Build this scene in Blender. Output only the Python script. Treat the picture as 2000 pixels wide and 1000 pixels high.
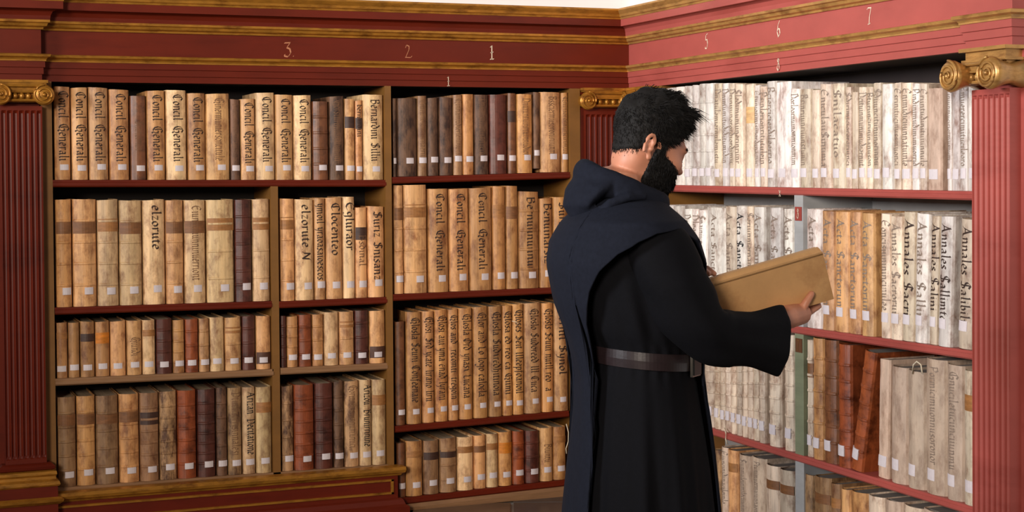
import bpy, bmesh, math, random
import numpy as np
from mathutils import Vector, Matrix, noise
C = bpy.context.scene.collection
random.seed(7)
for o in list(bpy.data.objects):
    bpy.data.objects.remove(o)

# ------------------------------------------------------------------ camera, world, lights, exposure
F, YAW, PITCH, ROLL, PY = 3166.85, 0.381875, 0.0204513, -0.0074281, 397.68
CAM = Vector((-3.43882, -7.03916, 1.55))
fw = Vector((math.sin(YAW) * math.cos(PITCH), math.cos(YAW) * math.cos(PITCH), -math.sin(PITCH)))
ri0 = Vector((math.cos(YAW), -math.sin(YAW), 0)); up0 = ri0.cross(fw)
ri = ri0 * math.cos(ROLL) + up0 * math.sin(ROLL); up = up0 * math.cos(ROLL) - ri0 * math.sin(ROLL)
cd = bpy.data.cameras.new('camera'); cam = bpy.data.objects.new('camera', cd); C.objects.link(cam)
cd.sensor_width = 36; cd.lens = F / 2000 * 36; cd.shift_y = -(500 - PY) / 2000
m = Matrix((ri, up, -fw)).transposed().to_4x4(); m.translation = CAM; cam.matrix_world = m
bpy.context.scene.camera = cam

def ray(x, y): return fw + ri * ((x - 1000) / F) + up * ((PY - y) / F)
def hit_left(x, y, off=0.0):        # point of the left bookcase's front (plane y = off) seen at a photo pixel
    d = ray(x, y); return CAM + d * ((off - CAM.y) / d.y)
def hit_right(x, y, off=0.0):       # the same on the right bookcase's front (plane x = off)
    d = ray(x, y); return CAM + d * ((off - CAM.x) / d.x)

sc = bpy.context.scene
sc.view_settings.view_transform = 'Standard'; sc.view_settings.look = 'None'
sc.view_settings.gamma = 1; sc.view_settings.use_curve_mapping = False
sc.view_settings.exposure = -0.6
w = bpy.data.worlds.new('world'); sc.world = w; w.use_nodes = True
bg = w.node_tree.nodes['Background']; bg.inputs[0].default_value = (1.0, 0.80, 0.64, 1); bg.inputs[1].default_value = 0.15

def area(name, loc, target, sx, sy, power, col, spread):
    l = bpy.data.lights.new(name, 'AREA'); l.shape = 'RECTANGLE'; l.size = sx; l.size_y = sy; l.energy = power; l.color = col
    o = bpy.data.objects.new(name, l); C.objects.link(o); o.location = loc
    o.rotation_euler = (Vector(target) - Vector(loc)).to_track_quat('-Z', 'Y').to_euler()
    l.spread = spread
    return o
area('window_daylight', (-8.5, -3.6, 3.0), (0, -1.6, 2.7), 1.4, 1.8, 118, (0.93, 0.95, 1.0), math.radians(54))
area('window_daylight_rear', (-8.0, -10.5, 3.6), (-1, -0.6, 2.9), 2.0, 2.4, 172, (1.0, 0.88, 0.75), math.radians(60))

# ------------------------------------------------------------------ helpers
def lin(c):
    r = []
    for v in c[:3]:
        v /= 255.0
        r.append(v / 12.92 if v <= .04045 else ((v + .055) / 1.055) ** 2.4)
    return tuple(r) + (1.0,)

def mat(name, col, rough=.6, noise_scale=(6, 6, 6), lo=.8, hi=1.15, bump=.0, metal=0, spec=.5, detail=6, objcol=False, tint=None, stain=None, streak=None):
    m = bpy.data.materials.new(name); m.use_nodes = True; nt = m.node_tree; n = nt.nodes; L = nt.links
    b = n['Principled BSDF']; b.inputs['Roughness'].default_value = rough; b.inputs['Metallic'].default_value = metal
    b.inputs['Specular IOR Level'].default_value = spec
    tc = n.new('ShaderNodeTexCoord'); mp = n.new('ShaderNodeMapping'); mp.inputs['Scale'].default_value = noise_scale
    oi = n.new('ShaderNodeObjectInfo'); mu = n.new('ShaderNodeMath'); mu.operation = 'MULTIPLY'; mu.inputs[1].default_value = 37.0
    L.new(oi.outputs['Random'], mu.inputs[0]); ad = n.new('ShaderNodeVectorMath'); ad.operation = 'ADD'
    L.new(tc.outputs['Object'], mp.inputs[0]); L.new(mp.outputs[0], ad.inputs[0]); L.new(mu.outputs[0], ad.inputs[1])
    nz = n.new('ShaderNodeTexNoise'); nz.inputs['Scale'].default_value = 1; nz.inputs['Detail'].default_value = detail; nz.inputs['Roughness'].default_value = .62
    L.new(ad.outputs[0], nz.inputs['Vector'])
    mr = n.new('ShaderNodeMapRange'); mr.inputs[1].default_value = .3; mr.inputs[2].default_value = .7; mr.inputs[3].default_value = lo; mr.inputs[4].default_value = hi
    L.new(nz.outputs['Fac'], mr.inputs[0])
    vm = n.new('ShaderNodeMix'); vm.data_type = 'RGBA'; vm.blend_type = 'MULTIPLY'; vm.inputs[0].default_value = 1
    if objcol: L.new(oi.outputs['Color'], vm.inputs[6])
    else: vm.inputs[6].default_value = lin(col)
    L.new(mr.outputs[0], vm.inputs[7])
    out = vm.outputs[2]
    if stain:
        (sc_, colr, t0, t1, amt) = stain
        mp2 = n.new('ShaderNodeMapping'); mp2.inputs['Scale'].default_value = sc_; mp2.inputs['Location'].default_value = (3.1, 7.7, 1.3)
        L.new(tc.outputs['Object'], mp2.inputs[0]); a2 = n.new('ShaderNodeVectorMath'); a2.operation = 'ADD'
        L.new(mp2.outputs[0], a2.inputs[0]); L.new(mu.outputs[0], a2.inputs[1])
        n2 = n.new('ShaderNodeTexNoise'); n2.inputs['Scale'].default_value = 1; n2.inputs['Detail'].default_value = 8; n2.inputs['Roughness'].default_value = .7
        L.new(a2.outputs[0], n2.inputs['Vector'])
        r2 = n.new('ShaderNodeMapRange'); r2.inputs[1].default_value = t0; r2.inputs[2].default_value = t1; r2.inputs[3].default_value = 0; r2.inputs[4].default_value = amt
        L.new(n2.outputs['Fac'], r2.inputs[0])
        mx = n.new('ShaderNodeMix'); mx.data_type = 'RGBA'; mx.blend_type = 'MULTIPLY'
        L.new(r2.outputs[0], mx.inputs[0]); L.new(out, mx.inputs[6]); mx.inputs[7].default_value = lin(colr)
        out = mx.outputs[2]
    L.new(out, b.inputs['Base Color'])
    if bump:
        bp = n.new('ShaderNodeBump'); bp.inputs['Strength'].default_value = bump; bp.inputs['Distance'].default_value = .004
        L.new(nz.outputs['Fac'], bp.inputs['Height']); L.new(bp.outputs[0], b.inputs['Normal'])
    return m

M = {}
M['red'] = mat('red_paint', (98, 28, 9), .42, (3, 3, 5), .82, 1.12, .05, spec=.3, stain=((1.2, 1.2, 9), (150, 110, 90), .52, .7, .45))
M['pink'] = mat('red_paint_lit_tone', (168, 80, 72), .45, (3, 3, 5), .88, 1.08, .05, spec=.4, stain=((1.2, 1.2, 6), (190, 140, 130), .52, .72, .4))  # same red as the left case, with the brighter window light mixed into its colour
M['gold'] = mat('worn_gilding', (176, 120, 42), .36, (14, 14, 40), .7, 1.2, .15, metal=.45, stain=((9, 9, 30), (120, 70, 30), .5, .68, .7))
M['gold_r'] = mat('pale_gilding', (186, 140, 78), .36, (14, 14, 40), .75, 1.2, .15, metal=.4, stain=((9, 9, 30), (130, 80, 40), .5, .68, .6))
M['ochre'] = mat('ochre_paint', (122, 82, 34), .5, (4, 4, 10), .85, 1.15, .05)
M['wood'] = mat('bare_wood', (140, 102, 68), .6, (5, 30, 60), .75, 1.15, .1)
M['black'] = mat('dark_interior', (30, 22, 18), .8, (4, 4, 4), .7, 1.2)
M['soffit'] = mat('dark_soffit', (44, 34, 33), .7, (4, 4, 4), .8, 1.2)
M['greyback'] = mat('grey_painted_board', (150, 144, 138), .7, (3, 3, 3), .8, 1.1)
M['plaster'] = mat('cream_plaster', (238, 234, 232), .9, (1.5, 1.5, 1.5), .93, 1.04, .1)
M['plaster_r'] = mat('white_plaster', (226, 226, 226), .9, (1.5, 1.5, 1.5), .95, 1.03, .1)
M['vellum'] = mat('vellum', None, .5, (46, 46, 5), .7, 1.2, .5, objcol=True, stain=((20, 20, 11), (134, 80, 42), .46, .70, .85))
M['vellum_dark'] = mat('stained_vellum', None, .6, (30, 30, 7), .6, 1.2, .3, objcol=True, stain=((26, 26, 10), (92, 52, 28), .44, .62, .9))
M['vellum_soiled'] = mat('soiled_vellum', None, .6, (30, 30, 7), .78, 1.12, .3, objcol=True, stain=((22, 22, 9), (140, 104, 76), .46, .72, .7))
M['leather'] = mat('calf_leather', None, .42, (34, 34, 14), .65, 1.25, .3, objcol=True, stain=((14, 14, 18), (90, 50, 40), .48, .66, .7))
M['pages'] = mat('page_edges', (176, 152, 122), .9, (260, 3, 3), .6, 1.15, .1)
M['dust'] = mat('dusty_page_tops', (128, 118, 108), .9, (260, 8, 8), .6, 1.1, .1)
M['label'] = mat('white_paper_label', (214, 204, 206), .8, (60, 60, 60), .93, 1.04)
M['ink'] = mat('dark_brown_ink', (46, 26, 16), .7, (60, 60, 30), .6, 1.5)
M['ink_f'] = mat('faded_brown_ink', (112, 78, 52), .7, (50, 50, 25), .6, 1.4)
M['ink_g'] = mat('faded_grey_ink', (130, 112, 98), .7, (50, 50, 25), .7, 1.3)
M['ink_b'] = mat('black_ink', (24, 20, 20), .7, (60, 60, 30), .8, 1.2)
M['patch'] = mat('title_patch', None, .55, (30, 30, 90), .7, 1.2, .1, objcol=True)
M['white'] = mat('cream_numeral_paint', (226, 204, 178), .7, (30, 30, 30), .85, 1.05)
M['tan_num'] = mat('worn_numeral_paint', (186, 120, 84), .7, (50, 50, 50), .8, 1.1)
M['slate'] = mat('slate_tile', (84, 76, 72), .38, (5, 5, 5), .7, 1.2, .1)
M['slate2'] = mat('brown_stone_tile', (110, 88, 70), .38, (5, 5, 5), .7, 1.2, .1)
M['grout'] = mat('grout', (190, 182, 174), .9)
M['skin'] = mat('skin', (196, 132, 104), .5, (30, 30, 30), .93, 1.05, .03)
M['hair'] = mat('black_hair', (17, 14, 13), .75, (200, 200, 200), .7, 1.3, spec=.3)
M['robe'] = mat('black_habit_cloth', (8, 8, 13), .85, (90, 90, 90), .85, 1.15, .12, spec=.15)
M['cape'] = mat('dark_navy_scapular_cloth', (23, 26, 37), .88, (90, 90, 90), .85, 1.15, .12, spec=.15)
M['belt'] = mat('dark_brown_leather_belt', (38, 28, 30), .3, (30, 30, 60), .8, 1.2, .05)
M['steel'] = mat('metal', (150, 146, 140), .3, metal=1)
M['blackplastic'] = mat('black_buckle', (10, 10, 12), .35)
M['green'] = mat('green_painted_wood', (126, 132, 104), .6, (5, 5, 20), .8, 1.1)
M['greypost'] = mat('grey_painted_post', (166, 166, 164), .5, (5, 5, 20), .85, 1.1)
M['redlabel'] = mat('red_shelf_label', (150, 62, 52), .6)
M['brownlabel'] = mat('brown_shelf_label', (96, 58, 32), .6)
M['ribbon'] = mat('cream_ribbon', (220, 206, 180), .7)
M['parchment'] = mat('parchment_cover', (206, 160, 108), .5, (9, 9, 9), .88, 1.08, .12, stain=((5, 5, 5), (170, 120, 70), .5, .75, .6))
M['eye'] = mat('eye_white', (200, 190, 180), .2)

def obj(name, verts, faces, material, parent=None, smooth=False, loc=None, color=None):
    me = bpy.data.meshes.new(name); me.from_pydata([tuple(v) for v in verts], [], faces)
    bm = bmesh.new(); bm.from_mesh(me); bmesh.ops.recalc_face_normals(bm, faces=bm.faces); bm.to_mesh(me); bm.free()
    if smooth: me.shade_smooth()
    me.materials.append(material)
    o = bpy.data.objects.new(name, me); C.objects.link(o)
    if parent: o.parent = parent
    if loc is not None: o.location = loc
    if color is not None: o.color = color
    return o
def empty(name, label=None, cat=None, group=None, loc=(0, 0, 0), rz=0, parent=None):
    o = bpy.data.objects.new(name, None); C.objects.link(o); o.location = loc; o.rotation_euler = (0, 0, rz); o.empty_display_size = .05
    if label: o['label'] = label
    if cat: o['category'] = cat
    if group: o['group'] = group
    if parent: o.parent = parent
    return o
class MB:
    def __init__(s): s.v = []; s.f = []
    def add(s, vs, fs):
        b = len(s.v); s.v += [Vector(v) for v in vs]; s.f += [tuple(b + i for i in f) for f in fs]; return s
    def box(s, x0, x1, y0, y1, z0, z1):
        return s.hexa([(x0, y0, z0), (x1, y0, z0), (x1, y1, z0), (x0, y1, z0), (x0, y0, z1), (x1, y0, z1), (x1, y1, z1), (x0, y1, z1)])
    def hexa(s, p): return s.add(p, [(0, 3, 2, 1), (4, 5, 6, 7), (0, 1, 5, 4), (1, 2, 6, 5), (2, 3, 7, 6), (3, 0, 4, 7)])
    def tube(s, pts, rad, n=8, cap=True):
        pts = [Vector(p) for p in pts]; rings = []
        for i, p in enumerate(pts):
            t = (pts[min(i + 1, len(pts) - 1)] - pts[max(i - 1, 0)]).normalized()
            a = Vector((0, 0, 1)) if abs(t.z) < .9 else Vector((1, 0, 0))
            u = t.cross(a).normalized(); v = t.cross(u); r = rad[i] if isinstance(rad, (list, tuple)) else rad
            rings.append([p + u * r * math.cos(2 * math.pi * k / n) + v * r * math.sin(2 * math.pi * k / n) for k in range(n)])
        return s.loft(rings, cap)
    def loft(s, rings, cap=True, closed=True):
        n = len(rings[0]); b = len(s.v)
        for r in rings: s.v += [Vector(v) for v in r]
        for i in range(len(rings) - 1):
            for k in range(n if closed else n - 1):
                k2 = (k + 1) % n; s.f.append((b + i * n + k, b + i * n + k2, b + (i + 1) * n + k2, b + (i + 1) * n + k))
        if cap:
            s.f.append(tuple(b + k for k in range(n))); s.f.append(tuple(b + (len(rings) - 1) * n + k for k in reversed(range(n))))
        return s
    def ellipsoid(s, c, r, rot=None, nu=16, nv=10):
        c = Vector(c); rings = []
        for i in range(1, nv):
            th = math.pi * i / nv
            ring = []
            for k in range(nu):
                ph = 2 * math.pi * k / nu
                v = Vector((r[0] * math.sin(th) * math.cos(ph), r[1] * math.sin(th) * math.sin(ph), r[2] * math.cos(th)))
                if rot: v = rot @ v
                ring.append(c + v)
            rings.append(ring)
        return s.loft(rings)
    def build(s, name, material, parent=None, smooth=False, **k): return obj(name, s.v, s.f, material, parent, smooth, **k)

# ------------------------------------------------------------------ broad-nib lettering
G = {  # strokes in x-height units, y up; each glyph (advance, [polylines])
'i': (.46, [[(.02, .86), (.14, 1), (.2, .9), (.2, .14), (.3, 0), (.42, .12)], [(.2, 1.3), (.27, 1.36)]]),
'n': (.9, [[(.02, .86), (.14, 1), (.2, .9), (.2, .0)], [(.2, .78), (.42, 1), (.56, .95), (.64, .8), (.64, .14), (.74, 0), (.86, .12)]]),
'm': (1.32, [[(.02, .86), (.14, 1), (.2, .9), (.2, .0)], [(.2, .78), (.4, 1), (.56, .9), (.6, .0)], [(.6, .78), (.82, 1), (.98, .9), (1.02, .14), (1.12, 0), (1.26, .12)]]),
'u': (.9, [[(.02, .86), (.14, 1), (.2, .9), (.2, .2), (.34, 0), (.6, .2)], [(.6, 1), (.62, .14), (.74, 0), (.86, .12)]]),
'r': (.62, [[(.02, .86), (.14, 1), (.2, .9), (.2, .0)], [(.2, .75), (.38, 1), (.56, .88)]]),
'e': (.72, [[(.12, .5), (.6, .62), (.5, .95), (.3, 1), (.1, .6), (.12, .2), (.34, 0), (.62, .16)]]),
'c': (.66, [[(.56, .88), (.36, 1), (.12, .75), (.1, .25), (.32, 0), (.6, .16)]]),
'o': (.76, [[(.36, 1), (.12, .72), (.12, .26), (.36, 0), (.62, .28), (.62, .74), (.36, 1)]]),
'a': (.82, [[(.14, .88), (.34, 1), (.56, .86), (.56, .14), (.66, 0), (.78, .12)], [(.56, .56), (.24, .5), (.1, .28), (.24, .02), (.54, .2)]]),
's': (.66, [[(.56, .9), (.32, 1), (.12, .8), (.5, .34), (.5, .12), (.3, 0), (.06, .12)]]),
't': (.56, [[(.24, 1.25), (.2, 1), (.2, .18), (.34, 0), (.52, .12)], [(.02, .96), (.46, .98)]]),
'l': (.5, [[(.1, 1.5), (.22, 1.62), (.24, 1.4), (.22, .16), (.34, 0), (.48, .12)]]),
'd': (.82, [[(.1, 1.6), (.34, 1.3), (.6, .9), (.64, .3), (.36, 0), (.1, .26), (.12, .74), (.36, .98), (.56, .9)]]),
'b': (.8, [[(.1, 1.5), (.2, 1.62), (.2, .2), (.4, 0), (.64, .26), (.62, .74), (.42, 1), (.2, .8)]]),
'f': (.6, [[(.56, 1.5), (.4, 1.62), (.24, 1.4), (.22, -.3)], [(.02, .94), (.46, .98)]]),
'g': (.82, [[(.6, .94), (.34, 1), (.12, .75), (.14, .36), (.36, .2), (.6, .4), (.62, 1), (.62, -.3), (.34, -.56), (.1, -.4)]]),
'p': (.84, [[(.02, .86), (.14, 1), (.2, .9), (.2, -.6)], [(.2, .8), (.44, 1), (.66, .74), (.64, .24), (.42, 0), (.2, .16)]]),
'x': (.72, [[(.08, .96), (.22, .94), (.48, .04), (.64, .1)], [(.62, .98), (.1, .02)]]),
'y': (.82, [[(.06, 1), (.2, .9), (.22, .3), (.4, .1), (.62, .3)], [(.62, 1), (.62, .2), (.5, -.4), (.16, -.55)]]),
'q': (.84, [[(.6, .94), (.34, 1), (.12, .75), (.12, .25), (.34, 0), (.6, .2)], [(.62, 1), (.62, -.6)]]),
'v': (.8, [[(.04, .94), (.18, 1), (.24, .2), (.38, 0), (.62, .3), (.62, .74), (.46, 1), (.38, .8)]]),
'h': (.9, [[(.1, 1.5), (.2, 1.62), (.2, 0)], [(.2, .78), (.44, 1), (.64, .8), (.64, .1), (.5, -.3)]]),
'z': (.7, [[(.1, .94), (.58, .96), (.12, .06), (.62, .06)]]),
'.': (.4, [[(.14, .02), (.24, .12)]]), '-': (.6, [[(.1, .5), (.46, .58)]]), ' ': (.5, []),
'C': (1.2, [[(1.06, 1.3), (.7, 1.6), (.28, 1.3), (.12, .8), (.28, .25), (.66, 0), (1.08, .26)], [(.56, 1.5), (.5, .9), (.58, .2)]]),
'G': (1.36, [[(1.1, 1.36), (.7, 1.62), (.24, 1.3), (.1, .8), (.28, .22), (.7, 0), (1.16, .3), (1.14, .8), (.78, .86)], [(.56, 1.5), (.5, .9), (.6, .24)], [(1.14, .4), (1.0, .0), (1.2, -.2)]]),
'A': (1.4, [[(.1, .02), (.34, .4), (.72, 1.62)], [(.66, 1.6), (1.06, .14), (1.26, 0), (1.36, .1)], [(.34, .6), (.98, .66)]]),
'S': (1.1, [[(.98, 1.4), (.6, 1.62), (.24, 1.3), (.34, .98), (.86, .66), (.9, .26), (.54, 0), (.12, .16)], [(.6, 1.5), (.56, .1)]]),
'B': (1.1, [[(.1, 1.4), (.26, 1.6), (.26, .0)], [(.26, 1.5), (.7, 1.6), (.86, 1.2), (.3, .88), (.84, .8), (.96, .36), (.62, 0), (.2, .04)]]),
'E': (1.2, [[(1.0, 1.36), (.66, 1.6), (.24, 1.2), (.12, .7), (.3, .2), (.66, 0), (1.04, .24)], [(.2, .84), (.9, .94)]]),
'O': (1.2, [[(.58, 1.6), (.16, 1.1), (.16, .4), (.58, 0), (1.04, .44), (1.04, 1.16), (.58, 1.6)], [(.56, 1.5), (.56, .1)]]),
'D': (1.2, [[(.3, 1.5), (.28, .1)], [(.08, 1.5), (.6, 1.6), (1.04, 1.1), (1.02, .4), (.56, 0), (.1, .06)]]),
'T': (1.1, [[(.1, 1.4), (.4, 1.56), (1.04, 1.46)], [(.66, 1.5), (.4, 1), (.44, .3), (.7, 0), (1.0, .2)]]),
'L': (1.0, [[(.4, 1.6), (.2, 1.4), (.36, .9), (.3, .1), (.7, 0), (.96, .2)]]),
'N': (1.3, [[(.1, 0), (.3, .3), (.36, 1.5)], [(.34, 1.5), (.96, .1)], [(.98, 0), (1.02, 1.3), (1.2, 1.6)]]),
'P': (1.1, [[(.1, 1.4), (.28, 1.6), (.28, 0)], [(.28, 1.5), (.74, 1.6), (.96, 1.2), (.7, .8), (.3, .8)]]),
'I': (.6, [[(.1, 1.45), (.3, 1.6), (.3, .1), (.5, .0)]]),
'3': (.9, [[(.1, 1.5), (.74, 1.54), (.36, 1.0), (.7, .86), (.8, .44), (.5, 0), (.12, .06), (.1, .24)]]),
'2': (1.0, [[(.14, 1.2), (.3, 1.56), (.62, 1.4), (.6, 1.0), (.2, .1)], [(.1, .06), (.8, .04), (1.0, .24)]]),
'1': (.6, [[(.12, 1.4), (.32, 1.6), (.32, .0)], [(.1, .02), (.56, .04)], [(.16, .8), (.5, .84)]]),
'5': (.8, [[(.7, 1.62), (.3, 1.5), (.24, .95), (.56, .98), (.68, .5), (.46, 0), (.12, .06), (.16, .22)]]),
'6': (.8, [[(.62, 1.6), (.3, 1.2), (.14, .5), (.36, 0), (.66, .3), (.58, .74), (.34, .84), (.16, .5)]]),
'7': (.9, [[(.1, 1.4), (.2, 1.56), (.76, 1.54), (.5, .7), (.44, .0)], [(.24, .0), (.62, .04)]]),
'8': (.8, [[(.4, 1.6), (.2, 1.3), (.56, .8), (.62, .34), (.36, 0), (.12, .3), (.24, .7), (.6, 1.2), (.4, 1.6)]]),
}
def lettering(text, pen=.2, hair=.05):
    """quads in (s, t): s runs along the line, t is up; returns list of quads and the total advance"""
    x = 0; qs = []; n = Vector((.72, .69)) * pen / 2
    for ch in text:
        adv, st = G.get(ch, G.get(ch.lower(), (.6, [])))
        for pl in st:
            pts = [Vector((x + p[0], p[1])) for p in pl]
            for a, b in zip(pts, pts[1:]):
                d = (b - a)
                if d.length < 1e-6: continue
                h = Vector((-d.y, d.x)).normalized() * hair / 2
                k = max(1, int(d.length / .3 + .7)); thin = abs(d.x * n.y - d.y * n.x) / d.length < pen * .2
                for j in range(k):
                    p0 = a + d * (j / k); p1 = a + d * ((j + 1) / k); e = h if thin else n
                    qs.append((p0 - e, p0 + e, p1 + e, p1 - e))
        x += adv
    return qs, x

# ------------------------------------------------------------------ the room shell
def struct(o): o['kind'] = 'structure'; return o
ZT = 2.285
b = MB().box(-9, .42, .02, .42, ZT, 3.6); struct(b.build('wall_back', M['plaster']))
b = MB().box(.02, .42, -9, .02, ZT, 3.6); struct(b.build('wall_right', M['plaster_r']))
b = MB().box(-9, .42, .34, .42, 0, ZT); struct(b.build('trim_1', M['plaster']))
b = MB().box(.34, .42, -9, .34, 0, ZT); struct(b.build('trim_2', M['plaster_r']))
b = MB().box(-9, .42, -12, .42, -.12, -.012); floor = struct(b.build('floor', M['grout']))
rnd = random.Random(3)
TS = .46; e1 = Vector((math.cos(-.38), math.sin(-.38))); e2 = Vector((-e1.y, e1.x)); org = hit_left(1000, 980, 0); t0 = (0 - CAM.z) / ray(1000, 981).z; org = (CAM + ray(1000, 981) * t0)
me_t = []
for i in range(3):
    mb = MB(); h = TS / 2 - .006
    mb.loft([[(-h, -h, -.012), (h, -h, -.012), (h, h, -.012), (-h, h, -.012)], [(-h, -h, -.002), (h, -h, -.002), (h, h, -.002), (-h, h, -.002)], [(-h + .003, -h + .003, 0), (h - .003, -h + .003, 0), (h - .003, h - .003, 0), (-h + .003, h - .003, 0)]])
    o = mb.build('floor_tile', M['slate'] if i != 1 else M['slate2'], floor); me_t.append(o.data)
    bpy.data.objects.remove(o)
for i in range(-14, 8):
    for j in range(-14, 8):
        c = Vector((org.x, org.y)) + e1 * (i * TS + TS / 2) + e2 * (j * TS + TS / 2)
        if -4.9 < c.x < .2 and -5.4 < c.y < .2:
            o = bpy.data.objects.new('floor_tile', me_t[(i * 2 + j * 3) % 3]); C.objects.link(o); o.parent = floor
            o.location = (c.x, c.y, 0); o.rotation_euler = (0, 0, math.atan2(e1.y, e1.x))

# ------------------------------------------------------------------ bookcases
left = empty('bookcase', 'dark red and gilt bookcase with fluted pilasters along the back wall', 'bookcase')
right = empty('bookcase', 'sunlit pinkish red and gilt bookcase on the right wall behind the monk', 'bookcase')

def sweep(path, prof, seg):
    """profile (outward p, z) swept along plan path, mitred; only the segments in range seg"""
    pts = [Vector(p) for p in path]; nrm = []
    for a, b in zip(pts, pts[1:]):
        d = (b - a).normalized(); nrm.append(Vector((d.y, -d.x)))
    rings = []
    for i in range(seg[0], seg[1] + 1):
        if i == 0: k = nrm[0]
        elif i == len(pts) - 1: k = nrm[-1]
        else:
            s = nrm[i - 1] + nrm[i]; k = s / (1 + nrm[i - 1].dot(nrm[i]))
        rings.append([(pts[i].x + k.x * p, pts[i].y + k.y * p, z) for p, z in prof])
    return MB().loft(rings)
RO = .05
XP1 = -2.735; YP1 = -2.63
path = [(-3.0, -RO), (XP1, -RO), (XP1, 0), (0, 0), (0, YP1), (-RO, YP1), (-RO, -2.86), (.0, -2.86)]
profs = {
 'architrave': [(-.03, 1.937), (.002, 1.937), (.002, 1.963), (.008, 1.965), (.008, 1.991), (.014, 1.993), (.014, 2.018), (-.03, 2.018)],
 'architrave_moulding': [(-.03, 2.018), (.018, 2.018), (.018, 2.024), (.022, 2.03), (.034, 2.036), (.036, 2.046), (.03, 2.048), (-.03, 2.048)],
 'frieze': [(-.03, 2.048), (.0, 2.048), (.0, 2.15), (-.03, 2.15)],
 'bed_moulding': [(-.03, 2.15), (.008, 2.15), (.01, 2.158), (.022, 2.163), (.026, 2.174), (.034, 2.178), (.034, 2.188), (-.03, 2.188)],
 'cornice_cove': [(-.03, 2.188), (.034, 2.188), (.036, 2.205), (.044, 2.222), (.06, 2.23), (-.03, 2.23)],
 'corona': [(-.03, 2.23), (.082, 2.23), (.082, 2.262), (-.03, 2.262)],
 'crown_moulding': [(-.03, 2.262), (.084, 2.262), (.086, 2.27), (.092, 2.273), (.094, 2.284), (.104, 2.296), (.108, 2.302), (.108, 2.31), (-.02, 2.31), (-.03, 2.3)],
}
for nm, pr in profs.items():
    gold = nm.endswith('moulding')
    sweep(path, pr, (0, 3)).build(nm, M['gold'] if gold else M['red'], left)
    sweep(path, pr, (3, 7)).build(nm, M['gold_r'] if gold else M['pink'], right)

def zl(x, y): return hit_left(x, y).z
def shelf_left(xa, ya, xb, yb, material, name='shelf'):
    a, b2 = hit_left(xa, ya), hit_left(xb, yb)
    return shelf(a.x, a.z, b2.x, b2.z, material, left, lambda u, d, z: (u, d, z), name)
def shelf_right(xa, ya, xb, yb, material, name='shelf'):
    a, b2 = hit_right(xa, ya), hit_right(xb, yb)
    return shelf(a.y, a.z, b2.y, b2.z, material, right, lambda u, d, z: (d, u, z), name)
def shelf(u0, z0, u1, z1, material, parent, f, name):
    T = .03
    prof = [(.0, 0), (.0, -.009), (-.004, -.011), (-.004, -.024), (.002, -.03), (.33, -.03), (.33, 0)]
    MB().loft([[f(u, d, z + dz) for d, dz in prof] for u, z in ((u0, z0), (u1, z1))]).build(name, material, parent)
    return (u0, z0, u1, z1)

XA0, XB1, XC0, XC1 = -2.69, -1.23, -1.201, -.313
XD0, XD1 = -1.76, -1.727
S = {}
S['L1'] = shelf_left(103, 351.5, 754, 351.5, M['red'])
S['L1c'] = shelf_left(766, 346, 1113, 336, M['red'])
S['L2a'] = shelf_left(107, 601, 531, 588, M['red'])
S['L2b'] = shelf_left(545, 589, 756, 580, M['red'])
S['L2c'] = shelf_left(768, 575, 1113, 560, M['red'])
S['L3a'] = shelf_left(108, 740, 534, 721, M['wood'])
S['L3b'] = shelf_left(548, 719, 757, 709, M['wood'])
S['L3c'] = shelf_left(772, 832.5, 1111, 802, M['red'])
S['L4'] = shelf_left(110, 953, 763, 907, M['wood'])
S['L4c'] = shelf_left(775, 974, 1113, 936, M['red'])
def zat(key, u):
    u0, z0, u1, z1 = S[key]; return z0 + (z1 - z0) * (u - u0) / (u1 - u0)
# uprights, backs
MB().box(XA0 - .05, XA0, .0, .33, 0, 1.937).build('side_panel', M['ochre'], left)
MB().box(XB1, XC0, -.002, .33, 0, 1.937).build('divider', M['ochre'], left)
MB().box(XD0, XD1, .0, .33, .2, S['L1'][1] - .03).build('divider', M['ochre'], left)
MB().box(XC1, XC1 + .053, .0, .33, 0, 1.937).build('side_panel', M['ochre'], left)
MB().box(XA0, XC1, .325, .34, 0, 1.99).build('back_panel', M['black'], left)
MB().box(XA0 - .05, .0, .0, .33, 1.94, 1.96).build('top_board', M['black'], left)
MB().box(-.26, .0, .01, .33, 0, 1.937).build('corner_panel', M['red'], left)
MB().box(XP1 - .2, XP1 - .0, .0, .33, 0, 1.937).build('pilaster_backing', M['red'], left)
# plinth under the bottom shelf of bay C
zc = S['L4c']
MB().loft([[(u, d, z) for d, z in ((-.006, z1 - .03), (-.012, z1 - .045), (-.01, 0), (.3, 0), (.3, z1 - .03))] for u, z1 in ((XC0, zc[1]), (XC1 + .0, zc[3]))]).build('plinth', M['wood'], left)
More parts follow.
